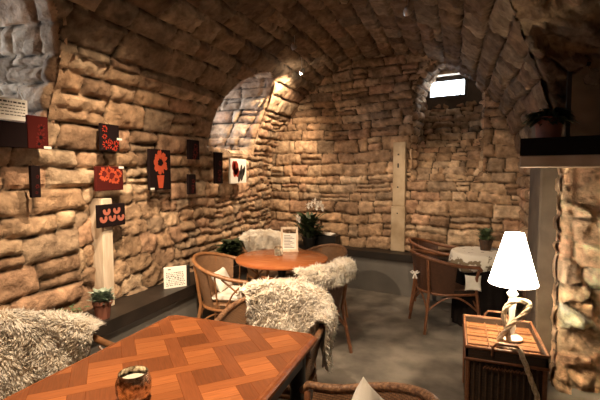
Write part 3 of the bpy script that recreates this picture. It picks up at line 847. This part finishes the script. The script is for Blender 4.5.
# ------------------------------------------------------------------ small table with cloth
root = empty('side_table', (.29, 4.60, 0)); tag(root, 'small dark round table hidden under a patterned white cloth by the right wall', 'table')
b = MB(); b.lathe([(0,.71)] + [(r_, z+.745) for r_, z in disc_top(.28, .03)], 0, 0, 40); b.build('table_top', M['dark_wood'], root, smooth=30)
b = MB(); b.lathe([(0,0),(.20,0),(.20,.02),(.04,.05),(.035,.70),(0,.715)], 0, 0, 24); b.build('pedestal', M['black'], root, smooth=30)
n = 96; vs = [(0,0,.752)]; fs = []
prof = [(.10,.752),(.20,.752),(.27,.752),(.287,.748),(.295,.735),(.30,.70),(.305,.66),(.31,.60)]
for r_, z in prof:
    for j in range(n):
        q = 2*PI*j/n; k = max(0, (.735-z)/.135); w = 1+.07*k*math.sin(q*11)+.03*k*math.sin(q*5+1)
        zz = z + (.02*k*math.sin(q*4+.5) if z < .7 else 0)
        vs.append((r_*w*math.cos(q), r_*w*math.sin(q), zz))
for j in range(n): fs.append((0, 1+j, 1+(j+1)%n))
for l in range(len(prof)-1):
    for j in range(n): fs.append((1+l*n+j, 1+(l+1)*n+j, 1+(l+1)*n+(j+1)%n, 1+l*n+(j+1)%n))
b = MB(); b.add(vs, fs); o = b.build('tablecloth', M['print_cloth'], None, smooth=60); o.location = (.29,4.60,0)
md = o.modifiers.new('s','SOLIDIFY'); md.thickness = .003; md.offset = 1
tag(o, 'off-white tablecloth with brown patterned hem on the small round table', 'tablecloth')

b = MB(); vs = []; fs = []  # added dark skirt: the shade below the side table built as a surface
prof = [(.276,.713),(.272,.60),(.268,.3),(.272,.015)]
for k, (r_, z) in enumerate(prof):
    for j in range(n):
        q = 2*PI*j/n; w = 1+.015*k*math.sin(q*13)+.008*k*math.sin(q*7+1); vs.append((r_*w*math.cos(q), r_*w*math.sin(q), z))
for l in range(3):
    for j in range(n): fs.append((l*n+j, (l+1)*n+j, (l+1)*n+(j+1)%n, l*n+(j+1)%n))
b.add(vs, fs); o = b.build('undertable_shade', M['undertable_black'], None, smooth=60); o.location = (.29,4.60,0)
tag(o, 'added dark skirt standing in for the shade under the small round table', 'tablecloth')

# ------------------------------------------------------------------ plants
def leaf(b, p, d, L, w, droop=.3, seg=4):
    d = Vector(d).normalized(); sd = d.cross(Vector((0,0,1)))
    if sd.length < .05: sd = Vector((1,0,0))
    sd.normalize(); p = Vector(p); pts = []
    for i in range(seg+1):
        t = i/seg; q = p + d*L*t + Vector((0,0,-droop*L*t*t)); ww = w*math.sin(PI*(.12+.86*t))
        pts.append((q - sd*ww, q + Vector((0,0,-ww*.35)), q + sd*ww))
    vs = [v for tr in pts for v in tr]; fs = []
    for i in range(seg):
        for k in range(2): fs.append((i*3+k, i*3+k+1, i*3+k+4, i*3+k+3))
    b.add(vs, fs)
def pot(b, r1, r2, h, z0=0):
    b.lathe([(0,z0),(r1,z0),(r2,z0+h*.8),(r2*1.1,z0+h*.8),(r2*1.12,z0+h),(r2*.95,z0+h),(r2*.88,z0+h*.85),(0,z0+h*.85)], 0, 0, 28)
def plant(name, label, loc, r1, r2, h, leafm, nleaf, L, w, spread, seed, potm='terracotta', up=.6, droop=.35, cat='plant', dots=False):
    root = empty(name, loc); tag(root, label, cat); rg = random.Random(seed)
    b = MB(); pot(b, r1, r2, h); b.build('pot', M[potm], root, smooth=40)
    b = MB(); 
    for k in range(nleaf):
        a = rg.uniform(0, 2*PI); rr = rg.uniform(0, r2*.7); up_ = rg.uniform(up*.4, up*1.4)
        zz = h*.85 + rg.uniform(0, spread)
        p = (rr*math.cos(a)+rg.uniform(-1,1)*spread*.25, rr*math.sin(a)+rg.uniform(-1,1)*spread*.25, zz)
        leaf(b, p, (math.cos(a), math.sin(a), up_), L*rg.uniform(.6,1.2), w*rg.uniform(.7,1.2), droop)
    b.build('foliage', M[leafm], root, smooth=True)
    b = MB()
    for k in range(max(4, nleaf//25)):
        a = rg.uniform(0, 2*PI); b.tube([(0,0,h*.8),(math.cos(a)*spread*.15, math.sin(a)*spread*.15, h*.85+spread)], .003, 5)
    b.build('stem', M['leaf_mid'], root)
    return root
plant('potted_succulent', 'pale green succulent in a terracotta pot on the left bench', (-2.30, 2.22, .53), .045, .06, .13, 'leaf_pale', 420, .055, .011, .07, 11, up=.8, droop=.15)
plant('potted_plant', 'dark leafy plant on the bench left of the round table', (-2.30, 4.02, .53), .06, .08, .12, 'leaf_dark', 300, .105, .03, .16, 12, potm='black')
plant('potted_flower', 'small dark-leaved plant in a brown pot on the patterned tablecloth', (.33, 4.66, .756), .05, .062, .11, 'leaf_mid', 150, .08, .012, .10, 13, potm='hamper_cane', up=1.2)
o = plant('orchid', 'dark-leaved orchid with white blossoms on the corner bench by the back wall', (-1.86, 5.42, .53), .07, .09, .14, 'leaf_dark', 150, .22, .032, .26, 14, potm='black', up=1.3)
b = MB(); rg = random.Random(9)
for (x, y, z) in ((.02,-.1,.58),(.14,-.06,.60),(.12,-.05,.56),(.06,-.08,.60),(.17,-.02,.60),(.10,-.06,.64),(.20,-.04,.55),(-.13,-.12,.42),(-.10,-.13,.39)):
    for k in range(5):
        a = 2*PI*k/5; leaf(b, (x,y,z), (math.cos(a), -.25, math.sin(a)), .052, .022, 0, 3)
b.build('blossom', M['petal'], o)
# ivy trailing on the ledge
root = empty('ivy_garland', (-2.38, 1.75, .53)); tag(root, 'low trailing ivy on the left bench behind the sheepskin chair', 'plant'); b = MB(); rg = random.Random(21)
for k in range(260):
    y = rg.uniform(-.42,.30); a = rg.uniform(0,2*PI)
    leaf(b, (rg.uniform(-.05,.10), y, rg.uniform(.03,.14)), (math.cos(a), math.sin(a), rg.uniform(.1,.9)), rg.uniform(.03,.055), .014, .4)
b.build('foliage', M['leaf_mid'], root)
b = MB(); b.tube([(.02*math.sin(k*1.3), -.42+k*.072, .012+.03*(k%2)) for k in range(11)], .005, 6); b.build('stem', M['dark_wood'], root)
# dark shrub on the shelf + pot are made with the shelf

# ------------------------------------------------------------------ pictures on the left wall
def ellipse(b, x, y0, z0, ry, rz_, n=14, dx=.0012, a0=0):
    vs = [(x, y0, z0)]; fs = []
    for k in range(n):
        q = 2*PI*k/n; u, v = ry*math.cos(q), rz_*math.sin(q)
        vs.append((x, y0+u*math.cos(a0)-v*math.sin(a0), z0+u*math.sin(a0)+v*math.cos(a0)))
    for k in range(n): fs.append((0, 1+k, 1+(k+1)%n))
    b.add(vs, fs)
FR = random.Random(77)
def flower(b, b2, x, y, z, r, n=12, heart=True):
    for k in range(n):
        a = 2*PI*k/n + FR.uniform(-.15,.15); q = FR.uniform(.58,.78); ellipse(b, x+.0002*(k%3), y+r*q*math.cos(a), z+r*q*math.sin(a), r*FR.uniform(.22,.36), r*FR.uniform(.12,.22), 10, a0=a)
    if heart:
        ellipse(b2, x+.0014, y, z, r*.36, r*.36, 14)
def picture(y0, y1, z0, z1, label, art, bg='canvas_dark', x=-2.415, tilt=0.0):
    y0 -= .03; y1 -= .03; w, h = y1-y0, z1-z0
    root = empty('canvas_picture', (x, (y0+y1)/2, z0)); root.rotation_euler = (0,0,tilt)
    tag(root, label, 'picture', 'small canvas pictures hung on the left stone wall')
    b = MB(); b.box(-.012, .012, -w/2, w/2, 0, h, .002); b.build('canvas', M[bg], root)
    b = MB(); b.tube([(-.014, -w*.2, h-.01), (-.03, 0, h+.03), (-.014, w*.2, h-.01)], .001, 4); b.build('hanging_wire', M['black'], root)
    a1, a2 = MB(), MB(); X = .0135
    mats = art(a1, a2, X, w, h)
    if a1.v: a1.build('painted_motif', M[mats[0]], root)
    if a2.v: a2.build('painted_detail', M[mats[1]], root)
    return root
def label_card(y, z, s=1):
    o = MB().box(-2.432, -2.426, y-.022*s, y+.022*s, z, z+.018*s).build('price_card', M['paper']); return o
def art_a(b, c, X, w, h):
    rg = random.Random(1)
    for (y, z, r) in ((-.3,.8,.16),(-.32,.52,.13),(-.25,.22,.2),(.1,.2,.2),(.32,.28,.16),(-.05,.36,.12),(.25,.1,.13)):
        flower(b, c, X, y*w, z*h, r*w, 8)
    return 'art_red', 'canvas_dark'
def art_b(b, c, X, w, h):
    for (y, z, r) in ((-.22,.68,.2),(.05,.62,.24),(.3,.7,.15),(-.05,.82,.14),(.2,.45,.15)):
        flower(b, c, X+.0004, y*w, z*h, r*w, 12)
    return 'art_orange', 'art_dull'
def art_c(b, c, X, w, h):
    for (y, z) in ((-.2,.70),(.17,.72),(-.32,.38),(0,.40),(.32,.38)):
        for k in range(9):
            a = PI*(.95 + 1.15*k/8); ellipse(b, X+.0002*k, y*w+.085*w*math.cos(a), z*h+.11*h*math.sin(a), .055*w, .05*w, 8)
    return 'art_pink', 'art_red'
def art_d(b, c, X, w, h):
    flower(b, c, X, 0, .68*h, .37*w, 17, False); flower(b, c, X+.0009, 0, .68*h, .30*w, 15)
    c2 = [(-.17*w,.36*h),(.17*w,.36*h),(.10*w,.04*h),(-.10*w,.04*h)]
    b.add([(X,)+p for p in c2], [(3,2,1,0)])
    b.box(X-.0005, X+.0005, -.012*w, .012*w, .36*h, .5*h)
    return 'art_orange', 'canvas_dark'
def art_g(b, c, X, w, h):
    for (y, z, r) in ((.1,.35,.25),(.15,.65,.2),(.0,.15,.18)): flower(b, c, X, y*w, z*h, r*w, 8)
    return 'art_dull', 'canvas_dark'
def art_h(b, c, X, w, h):
    for (y, z, r, t) in ((-.18,.62,.17,0),(-.08,.45,.12,0),(-.25,.42,.1,0),(-.3,.7,.12,0)): ellipse(b, X, y*w, z*h, r*w, r*w*1.3, 10)
    for (y, z, r, t) in ((.05,.3,.09,.4),(.22,.35,.09,.4),(.15,.55,.07,.2),(.33,.5,.07,.3)): ellipse(c, X+.0005, y*w, z*h, r*w, r*w*2.4, 10, a0=-t)
    return 'art_red', 'ink'
picture(2.385, 2.56, 1.715, 1.912, 'small dark upright picture with scattered red blossoms, top of the post column', art_a)
picture(2.33, 2.59, 1.42, 1.60, 'deep red picture of orange poppies, middle of three above the wooden upright', art_b, 'canvas_red')
picture(2.335, 2.60, 1.15, 1.318, 'black picture of five pink crescents, lowest one, covering the top of the wooden upright', art_c)
picture(2.89, 3.17, 1.405, 1.755, 'tall black picture of one large orange flower in a red pot', art_d)
picture(3.45, 3.63, 1.685, 1.875, 'small near-black picture, upper one right of the potted flower picture', art_g)
picture(3.44, 3.56, 1.345, 1.54, 'small near-black narrow picture, lower one right of the potted flower picture', art_g)
picture(3.92, 4.08, 1.435, 1.775, 'tall narrow dark picture with dull red bloom beside the white picture', art_g)
picture(4.25, 4.64, 1.43, 1.72, 'white picture with red and black strokes below the recessed window', art_h, 'paper')
picture(1.83, 1.965, 1.70, 1.90, 'dark red picture under the pinned paper notice at the far left', art_g, 'canvas_red')
picture(1.84, 1.90, 1.40, 1.595, 'narrow black picture lowest at the far left of the wall', art_g)
for nm, (y, z) in zip(('right of the blossom picture', 'at the corner of the poppy picture', 'below the potted flower picture', 'below the far left dark red picture'),
                      ((2.53,1.80),(2.54,1.585),(2.89,1.408),(1.925,1.702))):
    o = MB().box(-2.402, -2.400, y-.025, y+.025, z, z+.016).build('title_card', M['paper'])
    tag(o, 'tiny white title card ' + nm, 'card', 'title cards beside the pictures')

# paper notice with printed lines and strings
root = empty('paper_notice', (-2.42, 1.74, 1.86)); tag(root, 'white paper notice with printed lines hung at the far left wall', 'sign')
b = MB(); b.box(-.001, .001, -.12, .075, 0, .125); b.build('sheet', M['paper'], root)
b = MB(); rg = random.Random(2)
for k in range(5):
    y = -.10; z = .098-k*.018
    while y < .055:
        w = rg.uniform(.008,.024); b.box(.001, .0018, y, min(y+w,.06), z, z+(.010 if k == 0 else .005)); y += w+.006
b.build('printed_text', M['ink'], root)
b = MB(); b.tube([(0,-.10,.12),(-.02,-.09,.19)], .004, 5); b.tube([(0,.055,.12),(-.02,.045,.17)], .004, 5); b.build('peg', M['paper'], root)
root = empty('canvas_picture', (-2.42, 1.72, 1.70)); tag(root, 'dark brown picture directly below the paper notice', 'picture', 'small canvas pictures hung on the left stone wall')
b = MB(); b.box(-.012, .012, -.10, .08, 0, .15, .002); b.build('canvas', M['canvas_dark'], root)

# ------------------------------------------------------------------ booklet on the bench
root = empty('booklet', (-2.30, 3.05, .53)); root.rotation_euler = (0, 0, math.radians(-38)); tag(root, 'white patterned card booklet with dark edge standing on the left bench', 'book')
b = MB(); b.box(-.012, .0, -.105, .095, .0, .19, .002); b.build('cover', M['paper'], root)
b = MB(); b.box(-.014, .002, .095, .125, .0, .19, .002); b.build('spine', M['black'], root)
b = MB(); rg = random.Random(4)
for k in range(8):
    y = -.085
    while y < .07:
        w = rg.uniform(.006,.016); z = .02+k*.016; b.box(0, .0012, y, y+w, z+rg.uniform(0,.004), z+.005+rg.uniform(0,.005)); y += w+rg.uniform(.004,.012)
b.box(0, .0012, -.07, -.045, .165, .173)
b.build('printed_text', M['ink'], root)

# dark crate and an open booklet on the back bench
def back_obj(name, u0, u1, t0, t1, z0, z1, m):
    b = MB(); back_box(b, u0, u1, t0, t1, z0, z1); return b.build(name, M[m])
tag(back_obj('storage_crate', .60, 1.10, -.25, -.09, .53, .685, 'black'), 'black crate on the back bench behind the round table, right of the orchid', 'crate')
root = empty('open_booklet', wpt(.90, -.17, .685)); tag(root, 'pale open booklet lying on the black crate at the back', 'book')
root.rotation_euler = (0,0,math.radians(-12))
b = MB(); b.add([(-.13,-.07,.002),(0,-.07,.012),(0,.07,.012),(-.13,.07,.002),(-.13,-.07,.02),(0,-.07,.03),(0,.07,.03),(-.13,.07,.02)], [(3,2,1,0),(4,5,6,7),(0,1,5,4),(2,3,7,6),(3,0,4,7)])
b.add([(0,-.07,.012),(.13,-.07,.002),(.13,.07,.002),(0,.07,.012),(0,-.07,.03),(.13,-.07,.02),(.13,.07,.02),(0,.07,.03)], [(3,2,1,0),(4,5,6,7),(0,1,5,4),(1,2,6,5),(2,3,7,6)])
b.build('pages', M['paper'], root)

# ------------------------------------------------------------------ menu holder + candle jar on the round table
root = empty('menu_holder', (-1.56, 3.93, .75)); root.rotation_euler = (0,0,math.radians(-70+5)); tag(root, 'leaning menu card in a pale wooden holder on the round table', 'menu')
tl = .16
def mp(y, z, x=0): return (x - z*tl, y, z)
def mbox(b, y0, y1, z0, z1, x0, x1):
    vs = [mp(y, z, x) for z in (z0,z1) for y in (y0,y1) for x in (x0,x1)]
    b.add(vs, [(0,2,3,1),(4,5,7,6),(0,1,5,4),(2,6,7,3),(0,4,6,2),(1,3,7,5)])
b = MB(); mbox(b, -.088, -.068, 0, .24, -.008, .008); mbox(b, .068, .088, 0, .24, -.008, .008); mbox(b, -.088, .088, .225, .245, -.008, .008); mbox(b, -.088, .088, 0, .02, -.008, .03)
b.build('holder_frame', M['pale_wood'], root)
b = MB(); mbox(b, -.068, .068, .02, .18, -.003, .003); b.build('menu_sheet', M['paper'], root)
b = MB()
for k in range(9): mbox(b, -.055, .05-.02*(k%3), .035+k*.015, .040+k*.015, .003, .004)
b.build('printed_text', M['ink'], root)
b = MB(); b.tube([mp(0,.2,-.01), (-.10,0,0)], .004, 6); b.build('back_stand', M['pale_wood'], root)

def jar(name, loc, r, h, label):
    root = empty(name, loc); tag(root, label, 'candle holder')
    b = MB(); b.lathe([(0,0),(r*.9,0),(r,h*.08),(r,h*.8),(r*.85,h*.9),(r*.85,h),(r*.80,h),(r*.80,h*.88),(r*.93,h*.78),(r*.93,h*.1),(0,h*.08)], 0, 0, 28); b.build('glass_jar', M['glass'], root, smooth=40)
    b = MB(); b.lathe([(0,h*.09),(r*.6,h*.09),(r*.6,h*.4),(0,h*.4)], 0, 0, 20); b.build('candle', M['wax'], root, smooth=40)
    b = MB(); b.tube([(r*.87*math.cos(2*PI*k/20), r*.87*math.sin(2*PI*k/20), h*.93) for k in range(20)], .003, 6, closed=True); b.build('wire_band', M['brass'], root, smooth=True)
    return root
jar('candle_jar', (-1.585, 3.70, .75), .043, .085, 'clear glass candle jar on the round table in front of the menu')

# mercury-glass tealight on the parquet table
root = empty('tealight_holder', (-1.04, 1.13, .751)); tag(root, 'small ribbed gold mercury-glass tealight cup on the parquet table', 'candle holder')
n = 60; prof = [(.030,0),(.040,.008),(.047,.03),(.048,.055),(.043,.075),(.041,.083),(.039,.083),(.041,.073),(.045,.054),(.044,.03),(.036,.012),(0,.010)]
vs = []; fs = []
for r_, z in prof:
    for j in range(n):
        q = 2*PI*j/n; k = 1 + .035*math.sin(q*20)*math.sin(PI*min(1, z/.083)); vs.append((r_*k*math.cos(q), r_*k*math.sin(q), z))
for l in range(len(prof)-1):
    for j in range(n): fs.append((l*n+j, l*n+(j+1)%n, (l+1)*n+(j+1)%n, (l+1)*n+j))
fs.append(tuple(reversed(range(n))))
b = MB(); b.add(vs, fs); b.build('cup', M['mercury'], root, smooth=70)
b = MB(); b.lathe([(0,.012),(.034,.012),(.036,.062),(0,.062)], 0, 0, 20); b.build('tealight', M['wax'], root, smooth=40)
root.scale = (1.22,)*3

# ------------------------------------------------------------------ wicker hamper with lamp and rope
HX0, HX1, HY0, HY1, HH = .095, .535, 2.655, 3.245, .50
hr = empty('wicker_hamper', ((HX0+HX1)/2, (HY0+HY1)/2, 0)); tag(hr, 'wicker hamper with orange tray lid and dark sides standing under the lamp', 'basket')
wx, wy = (HX1-HX0)/2, (HY1-HY0)/2
def uvbox(b, x0, x1, y0, y1, z0, z1):
    V8 = [(x,y,z) for z in (z0,z1) for y in (y0,y1) for x in (x0,x1)]
    for f, ax in (((0,1,5,4),(0,2)),((3,2,6,7),(0,2)),((2,0,4,6),(1,2)),((1,3,7,5),(1,2)),((4,5,7,6),(0,1)),((0,2,3,1),(0,1))):
        q = [V8[i] for i in f]; b.add(q, [(0,1,2,3)], [(p[ax[0]], p[ax[1]]) for p in q])
b = MB(); uvbox(b, -wx+.02, wx-.02, -wy+.02, wy-.02, 0, .42); b.build('body', M['hamper_dark'], hr)
for s_ in (-1,1):
    for q_ in (-1,1):
        b = MB(); b.tube([(s_*(wx-.015), q_*(wy-.015), 0), (s_*(wx-.012), q_*(wy-.012), .43)], .014, 8); b.build('corner_post', M['rattan_dark'], hr, smooth=True)
b = MB()
for k in range(11):
    x = -wx+.05+k*(2*wx-.1)/10
    b.tube([(x, -wy+.014, .02), (x, -wy+.014, .41)], .007, 6)
for k in range(14):
    y = -wy+.05+k*(2*wy-.1)/13
    b.tube([(-wx+.014, y, .02), (-wx+.014, y, .41)], .007, 6); b.tube([(wx-.014, y, .02), (wx-.014, y, .41)], .007, 6)
b.build('side_canes', M['hamper_cane'], hr, smooth=True)
# lid: woven tray with raised rim
lid = MB(); uvbox(lid, -wx+.012, wx-.012, -wy+.012, wy-.012, .44, .462)
lo = lid.build('lid', M['hamper'], hr)
b = MB(); zz = .475
def wallq(x0, x1, y0, y1): uvbox(b, x0, x1, y0, y1, .425, .50)
wallq(-wx, wx, -wy, -wy+.014); wallq(-wx, wx, wy-.014, wy); wallq(-wx, -wx+.014, -wy, wy); wallq(wx-.014, wx, -wy, wy)
b.build('lid_side', M['hamper_dark'], lo)
b = MB()
for z in (.502, .428): b.tube([(-wx,-wy,z),(wx,-wy,z),(wx,wy,z),(-wx,wy,z)], .010, 8, closed=True)
b.build('lid_rim', M['rattan_dark'], lo, smooth=True)
b = MB()
for x in (-wx*.36, 0, wx*.36): b.tube([(x, -wy+.015, .466), (x, wy-.015, .466)], .005, 6)
for y in (-wy*.5, 0, wy*.5): b.tube([(-wx+.015, y, .467), (wx-.015, y, .467)], .005, 6)
for k in range(9): b.tube([(-wx+.03, -wy+.03+k*(2*wy-.06)/8, .464), (wx-.03, -wy+.03+k*(2*wy-.06)/8, .464)], .0025, 5)
b.build('tray_cane', M['rattan_dark'], lo, smooth=True)
for y, s_ in ((-wy-.006, -1), (wy+.006, 1)):
    b = MB(); b.tube([(-.075, y, .47), (-.075, y+s_*.008, .52), (-.055, y+s_*.012, .548), (.055, y+s_*.012, .548), (.075, y+s_*.008, .52), (.075, y, .47)], .008, 8)
    b.build('handle', M['rattan_dark'], hr, smooth=True)
b = MB()
for k in range(14):
    a = 2*PI*k/14*0; x = -.12+k*.24/13; b.tube([(x, -wy-.004, .385), (x+.008, -wy-.012, .40), (x+.016, -wy-.004, .385)], .005, 5)
b.build('front_braid', M['rattan_dark'], hr, smooth=True)

LX, LY = .378, 2.965
lr = empty('table_lamp', (LX, LY, .472)); tag(lr, 'lit table lamp with tapered white shade and turned white stand on the hamper', 'lamp')
b = MB(); b.lathe([(0,0),(.065,0),(.068,.010),(.055,.02),(.025,.032),(.020,.05),(.027,.075),(.022,.10),(.016,.13),(.020,.20),(.026,.25),(.018,.27),(.028,.285),(.034,.30),(.022,.315),(.012,.33),(.012,.36),(0,.36)], 0, 0, 28)
b.build('stand', M['porcelain'], lr, smooth=40)
z0, z1, r0, r1 = .365, .695, .146, .056
b = MB(); n = 48; vs = []; fs = []
prof = [(r0,z0),(r0+.001,z0+.004),(r1+.001,z1-.004),(r1,z1),(r1-.003,z1),(r0-.003,z0)]
for r_, z in prof:
    for j in range(n): vs.append((r_*math.cos(2*PI*j/n), r_*math.sin(2*PI*j/n), z))
m_ = len(prof)
for l in range(m_):
    for j in range(n): fs.append((l*n+j, l*n+(j+1)%n, ((l+1)%m_)*n+(j+1)%n, ((l+1)%m_)*n+j))
b.add(vs, fs); b.build('lamp_shade', M['shade'], lr, smooth=60)
b = MB(); b.tube([(r1*.97*math.cos(2*PI*k/24), r1*.97*math.sin(2*PI*k/24), z1-.02) for k in range(24)], .0015, 5, closed=True)
for k in range(3): a = 2*PI*k/3; b.tube([(0,0,.36+.28),(r1*.97*math.cos(a), r1*.97*math.sin(a), z1-.02)], .0015, 5)
b.tube([(0,0,.35),(0,0,.64)], .003, 6); b.build('shade_carrier', M['brass'], lr)
b = MB(); b.lathe([(0,.36),(.012,.37),(.028,.42),(.030,.45),(.02,.475),(0,.485)], 0, 0, 16); b.build('bulb', M['shade'], lr, smooth=True)

# knotted rope: loop round the stand, tail over the hamper's front
def smooth_path(pts, n=8):
    P = [Vector(p) for p in pts]; out = []
    for i in range(len(P)-1):
        p0 = P[max(i-1,0)]; p1 = P[i]; p2 = P[i+1]; p3 = P[min(i+2,len(P)-1)]
        for k in range(n):
            t = k/n; out.append(.5*((2*p1)+(p2-p0)*t+(2*p0-5*p1+4*p2-p3)*t*t+(3*p1-p0-3*p2+p3)*t*t*t))
    out.append(P[-1]); return out
def rope(path, r, b):
    P = smooth_path(path, 10); 
    for s in range(3):
        q = []; L = 0; up = Vector((0,0,1))
        for i, p in enumerate(P):
            a = P[max(i-1,0)]; c = P[min(i+1,len(P)-1)]; t = (c-a).normalized()
            x = up.cross(t); x = x if x.length > .05 else Vector((1,0,0)).cross(t); x.normalize(); y = t.cross(x); 
            if i: L += (p-P[i-1]).length
            an = L/(r*3.2)*1.6 + s*2*PI/3
            q.append(p + (x*math.cos(an)+y*math.sin(an))*r*.5)
        b.tube(q, r*.62, 7)
b = MB()
rope([(.288,2.83,.495),(.317,2.84,.545),(.367,2.85,.610),(.421,2.86,.662),(.458,2.87,.711),(.457,2.88,.742),(.413,2.88,.753),(.363,2.88,.735),(.327,2.875,.689),(.320,2.87,.637),(.337,2.855,.575),(.353,2.84,.495)], .0155, b)
b.build('knotted_rope', M['rope'], None, smooth=True)
o = bpy.data.objects['knotted_rope']; tag(o, 'thick pale rope looped upright in front of the lamp stand', 'rope')
b = MB(); rope([(.30,2.80,.49),(.33,2.73,.50),(.355,2.68,.515),(.378,2.645,.53),(.40,2.622,.49),(.425,2.622,.42),(.450,2.622,.35),(.478,2.622,.27),(.49,2.618,.16),(.50,2.612,.05)], .014, b)
tag(b.build('hanging_rope', M['rope'], None, smooth=True), 'pale rope end hanging down the front of the hamper', 'rope')

# ------------------------------------------------------------------ shelf on the right with its things
sh = empty('wall_shelf', (.80, 3.02, 1.585)); sh.rotation_euler = (0,0,math.radians(-16)); sh.location.x = .82; tag(sh, 'thick dark wooden shelf jutting from the stone pier at the right', 'shelf')
b = MB(); b.box(-.40, .34, -.14, .17, 0, .075, .004); b.build('board', M['shelf_wood'] if 'shelf_wood' in M else varied('shelf_wood', (.26,.17,.10), (.36,.25,.16), 6, .5, .1), sh)
b = MB(); b.box(-.40, .34, -.141, -.122, .0745, .185, .0); b.box(-.40, -.385, -.122, .17, .0755, .185); b.build('raised_edge', mat('matt_black', (.008,.006,.005), .95, 0, Specular_IOR_Level=.05), sh)
plant('shelf_plant', 'terracotta pot with drooping dark plant on the right-hand shelf', (.575, 3.12, 1.661), .062, .078, .25, 'leaf_dark', 200, .11, .02, .08, 31, up=.5, droop=.6)
root = empty('framed_mirror', (.80, 3.20, 1.661)); tag(root, 'tall dark-framed glass leaning on the pier above the right-hand shelf', 'mirror')
b = MB(); b.box(-.115,-.09,-.014,.014,0,.60); b.box(.20,.225,-.014,.014,0,.60); b.box(-.09,.20,-.014,.014,.575,.60); b.box(-.09,.20,-.014,.014,0,.025); b.build('frame', M['dark_wood'], root)
b = MB(); b.box(-.09,.20,-.004,.002,.025,.575); b.build('glass', mat('dark_mirror', (.35,.33,.33), .12, 1), root)

# ------------------------------------------------------------------ ceiling spots
def spot_fixture(p, target, energy, size, blend, label, name='spotlight', visible=False, radius=.02, col=(1,.74,.49)):
    root = empty(name, p); tag(root, label, 'spotlight', 'small halogen spotlights under the vault')
    d = (Vector(target)-Vector(p)).normalized(); q = Vector((0,0,-1)).rotation_difference(d)
    b = MB(); b.lathe([(.012,.05),(.026,.03),(.030,-.004),(.027,-.004),(.022,.028),(0,.032)], 0, 0, 20)
    o = b.build('spot_housing', M['housing'], root, smooth=40); o.rotation_mode = 'QUATERNION'; o.rotation_quaternion = q
    k = .9 if visible else 0
    b = MB(); b.lathe([(0,.024),(.010+.006*k,.02),(.012+.008*k,.008-.02*k),(.010+.004*k,.004-.03*k),(0,.004-.04*k)], 0, 0, 14)
    o = b.build('halogen_bulb', M['bulb'] if visible else M['bulb_soft'], root, smooth=40); o.rotation_mode = 'QUATERNION'; o.rotation_quaternion = q
    b = MB(); b.tube([(0,0,.045),(0,0,.17)], .004, 6); b.build('stem', M['housing'], root)
    ld = bpy.data.lights.new('spot_light', 'SPOT'); ld.energy = energy; ld.color = col; ld.spot_size = math.radians(size); ld.spot_blend = blend; ld.shadow_soft_size = radius
    lo_ = bpy.data.objects.new('spot_light', ld); C.objects.link(lo_); lo_.location = Vector(p) + d*.03
    lo_.rotation_mode = 'QUATERNION'; lo_.rotation_quaternion = q
    return root
M['housing'] = mat('brushed_steel', (.55,.53,.50), .35, 1)
M['bulb_soft'] = glow('halogen_bulb_dim', (1,.85,.6), 40)
spot_fixture((-1.68, 4.62, 2.72), (-2.55, 5.15, 1.75), 260, 108, .6, 'glowing halogen spotlight hanging near the stone rib', visible=True)
spot_fixture((-1.55, 4.05, 2.82), (-.75, 5.5, .9), 110, 62, .9, 'pale spotlight on the vault nearer than the glowing one')
spot_fixture((-1.35, 1.75, 2.93), (-2.48, 2.90, .45), 400, 74, 1, 'spotlight above the left wall just beyond the top of the picture')
spot_fixture((-.80, 1.00, 2.95), (-1.40, 1.75, .6), 360, 88, .8, 'spotlight above the parquet table at the crown of the vault')
spot_fixture((-.75, 2.10, 3.0), (-1.2, 3.1, .7), 110, 74, .9, 'added unseen spotlight at the vault crown, brightening the sheepskins and round table')  # added fill light, out of view, for the sheepskins and round table
spot_fixture((-2.12, 1.20, 2.42), (-1.35, 4.1, .4), 260, 62, .7, 'spotlight in the mouth of the first window recess beyond the left edge', radius=.012)
spot_fixture((-.35, 3.3, 2.75), (.10, 5.35, .9), 130, 58, .9, 'spotlight above the floor between the two groups of chairs')

def point(name, loc, e, col, r):
    ld = bpy.data.lights.new(name, 'POINT'); ld.energy = e; ld.color = col; ld.shadow_soft_size = r
    o = bpy.data.objects.new(name, ld); C.objects.link(o); o.location = loc; return o
point('lamp_bulb_light', (LX, LY, .472+.50), 26, (1,.76,.48), .035)
w = bpy.data.worlds.new('cellar_world'); bpy.context.scene.world = w; w.use_nodes = True
w.node_tree.nodes['Background'].inputs[0].default_value = (.9,.6,.4,1); w.node_tree.nodes['Background'].inputs[1].default_value = .0

# ------------------------------------------------------------------ camera
cd = bpy.data.cameras.new('camera'); cam = bpy.data.objects.new('camera', cd); C.objects.link(cam)
cd.sensor_width = 36; cd.lens = 416/600*36; cam.location = (0,0,1.55); cam.rotation_euler = (math.radians(90-3.7), 0, math.radians(20.2)); cd.clip_start = .02
sc = bpy.context.scene; sc.camera = cam
sc.view_settings.view_transform = 'Standard'; sc.view_settings.look = 'None'; sc.view_settings.gamma = 1; sc.view_settings.use_curve_mapping = False
sc.view_settings.exposure = -0.08
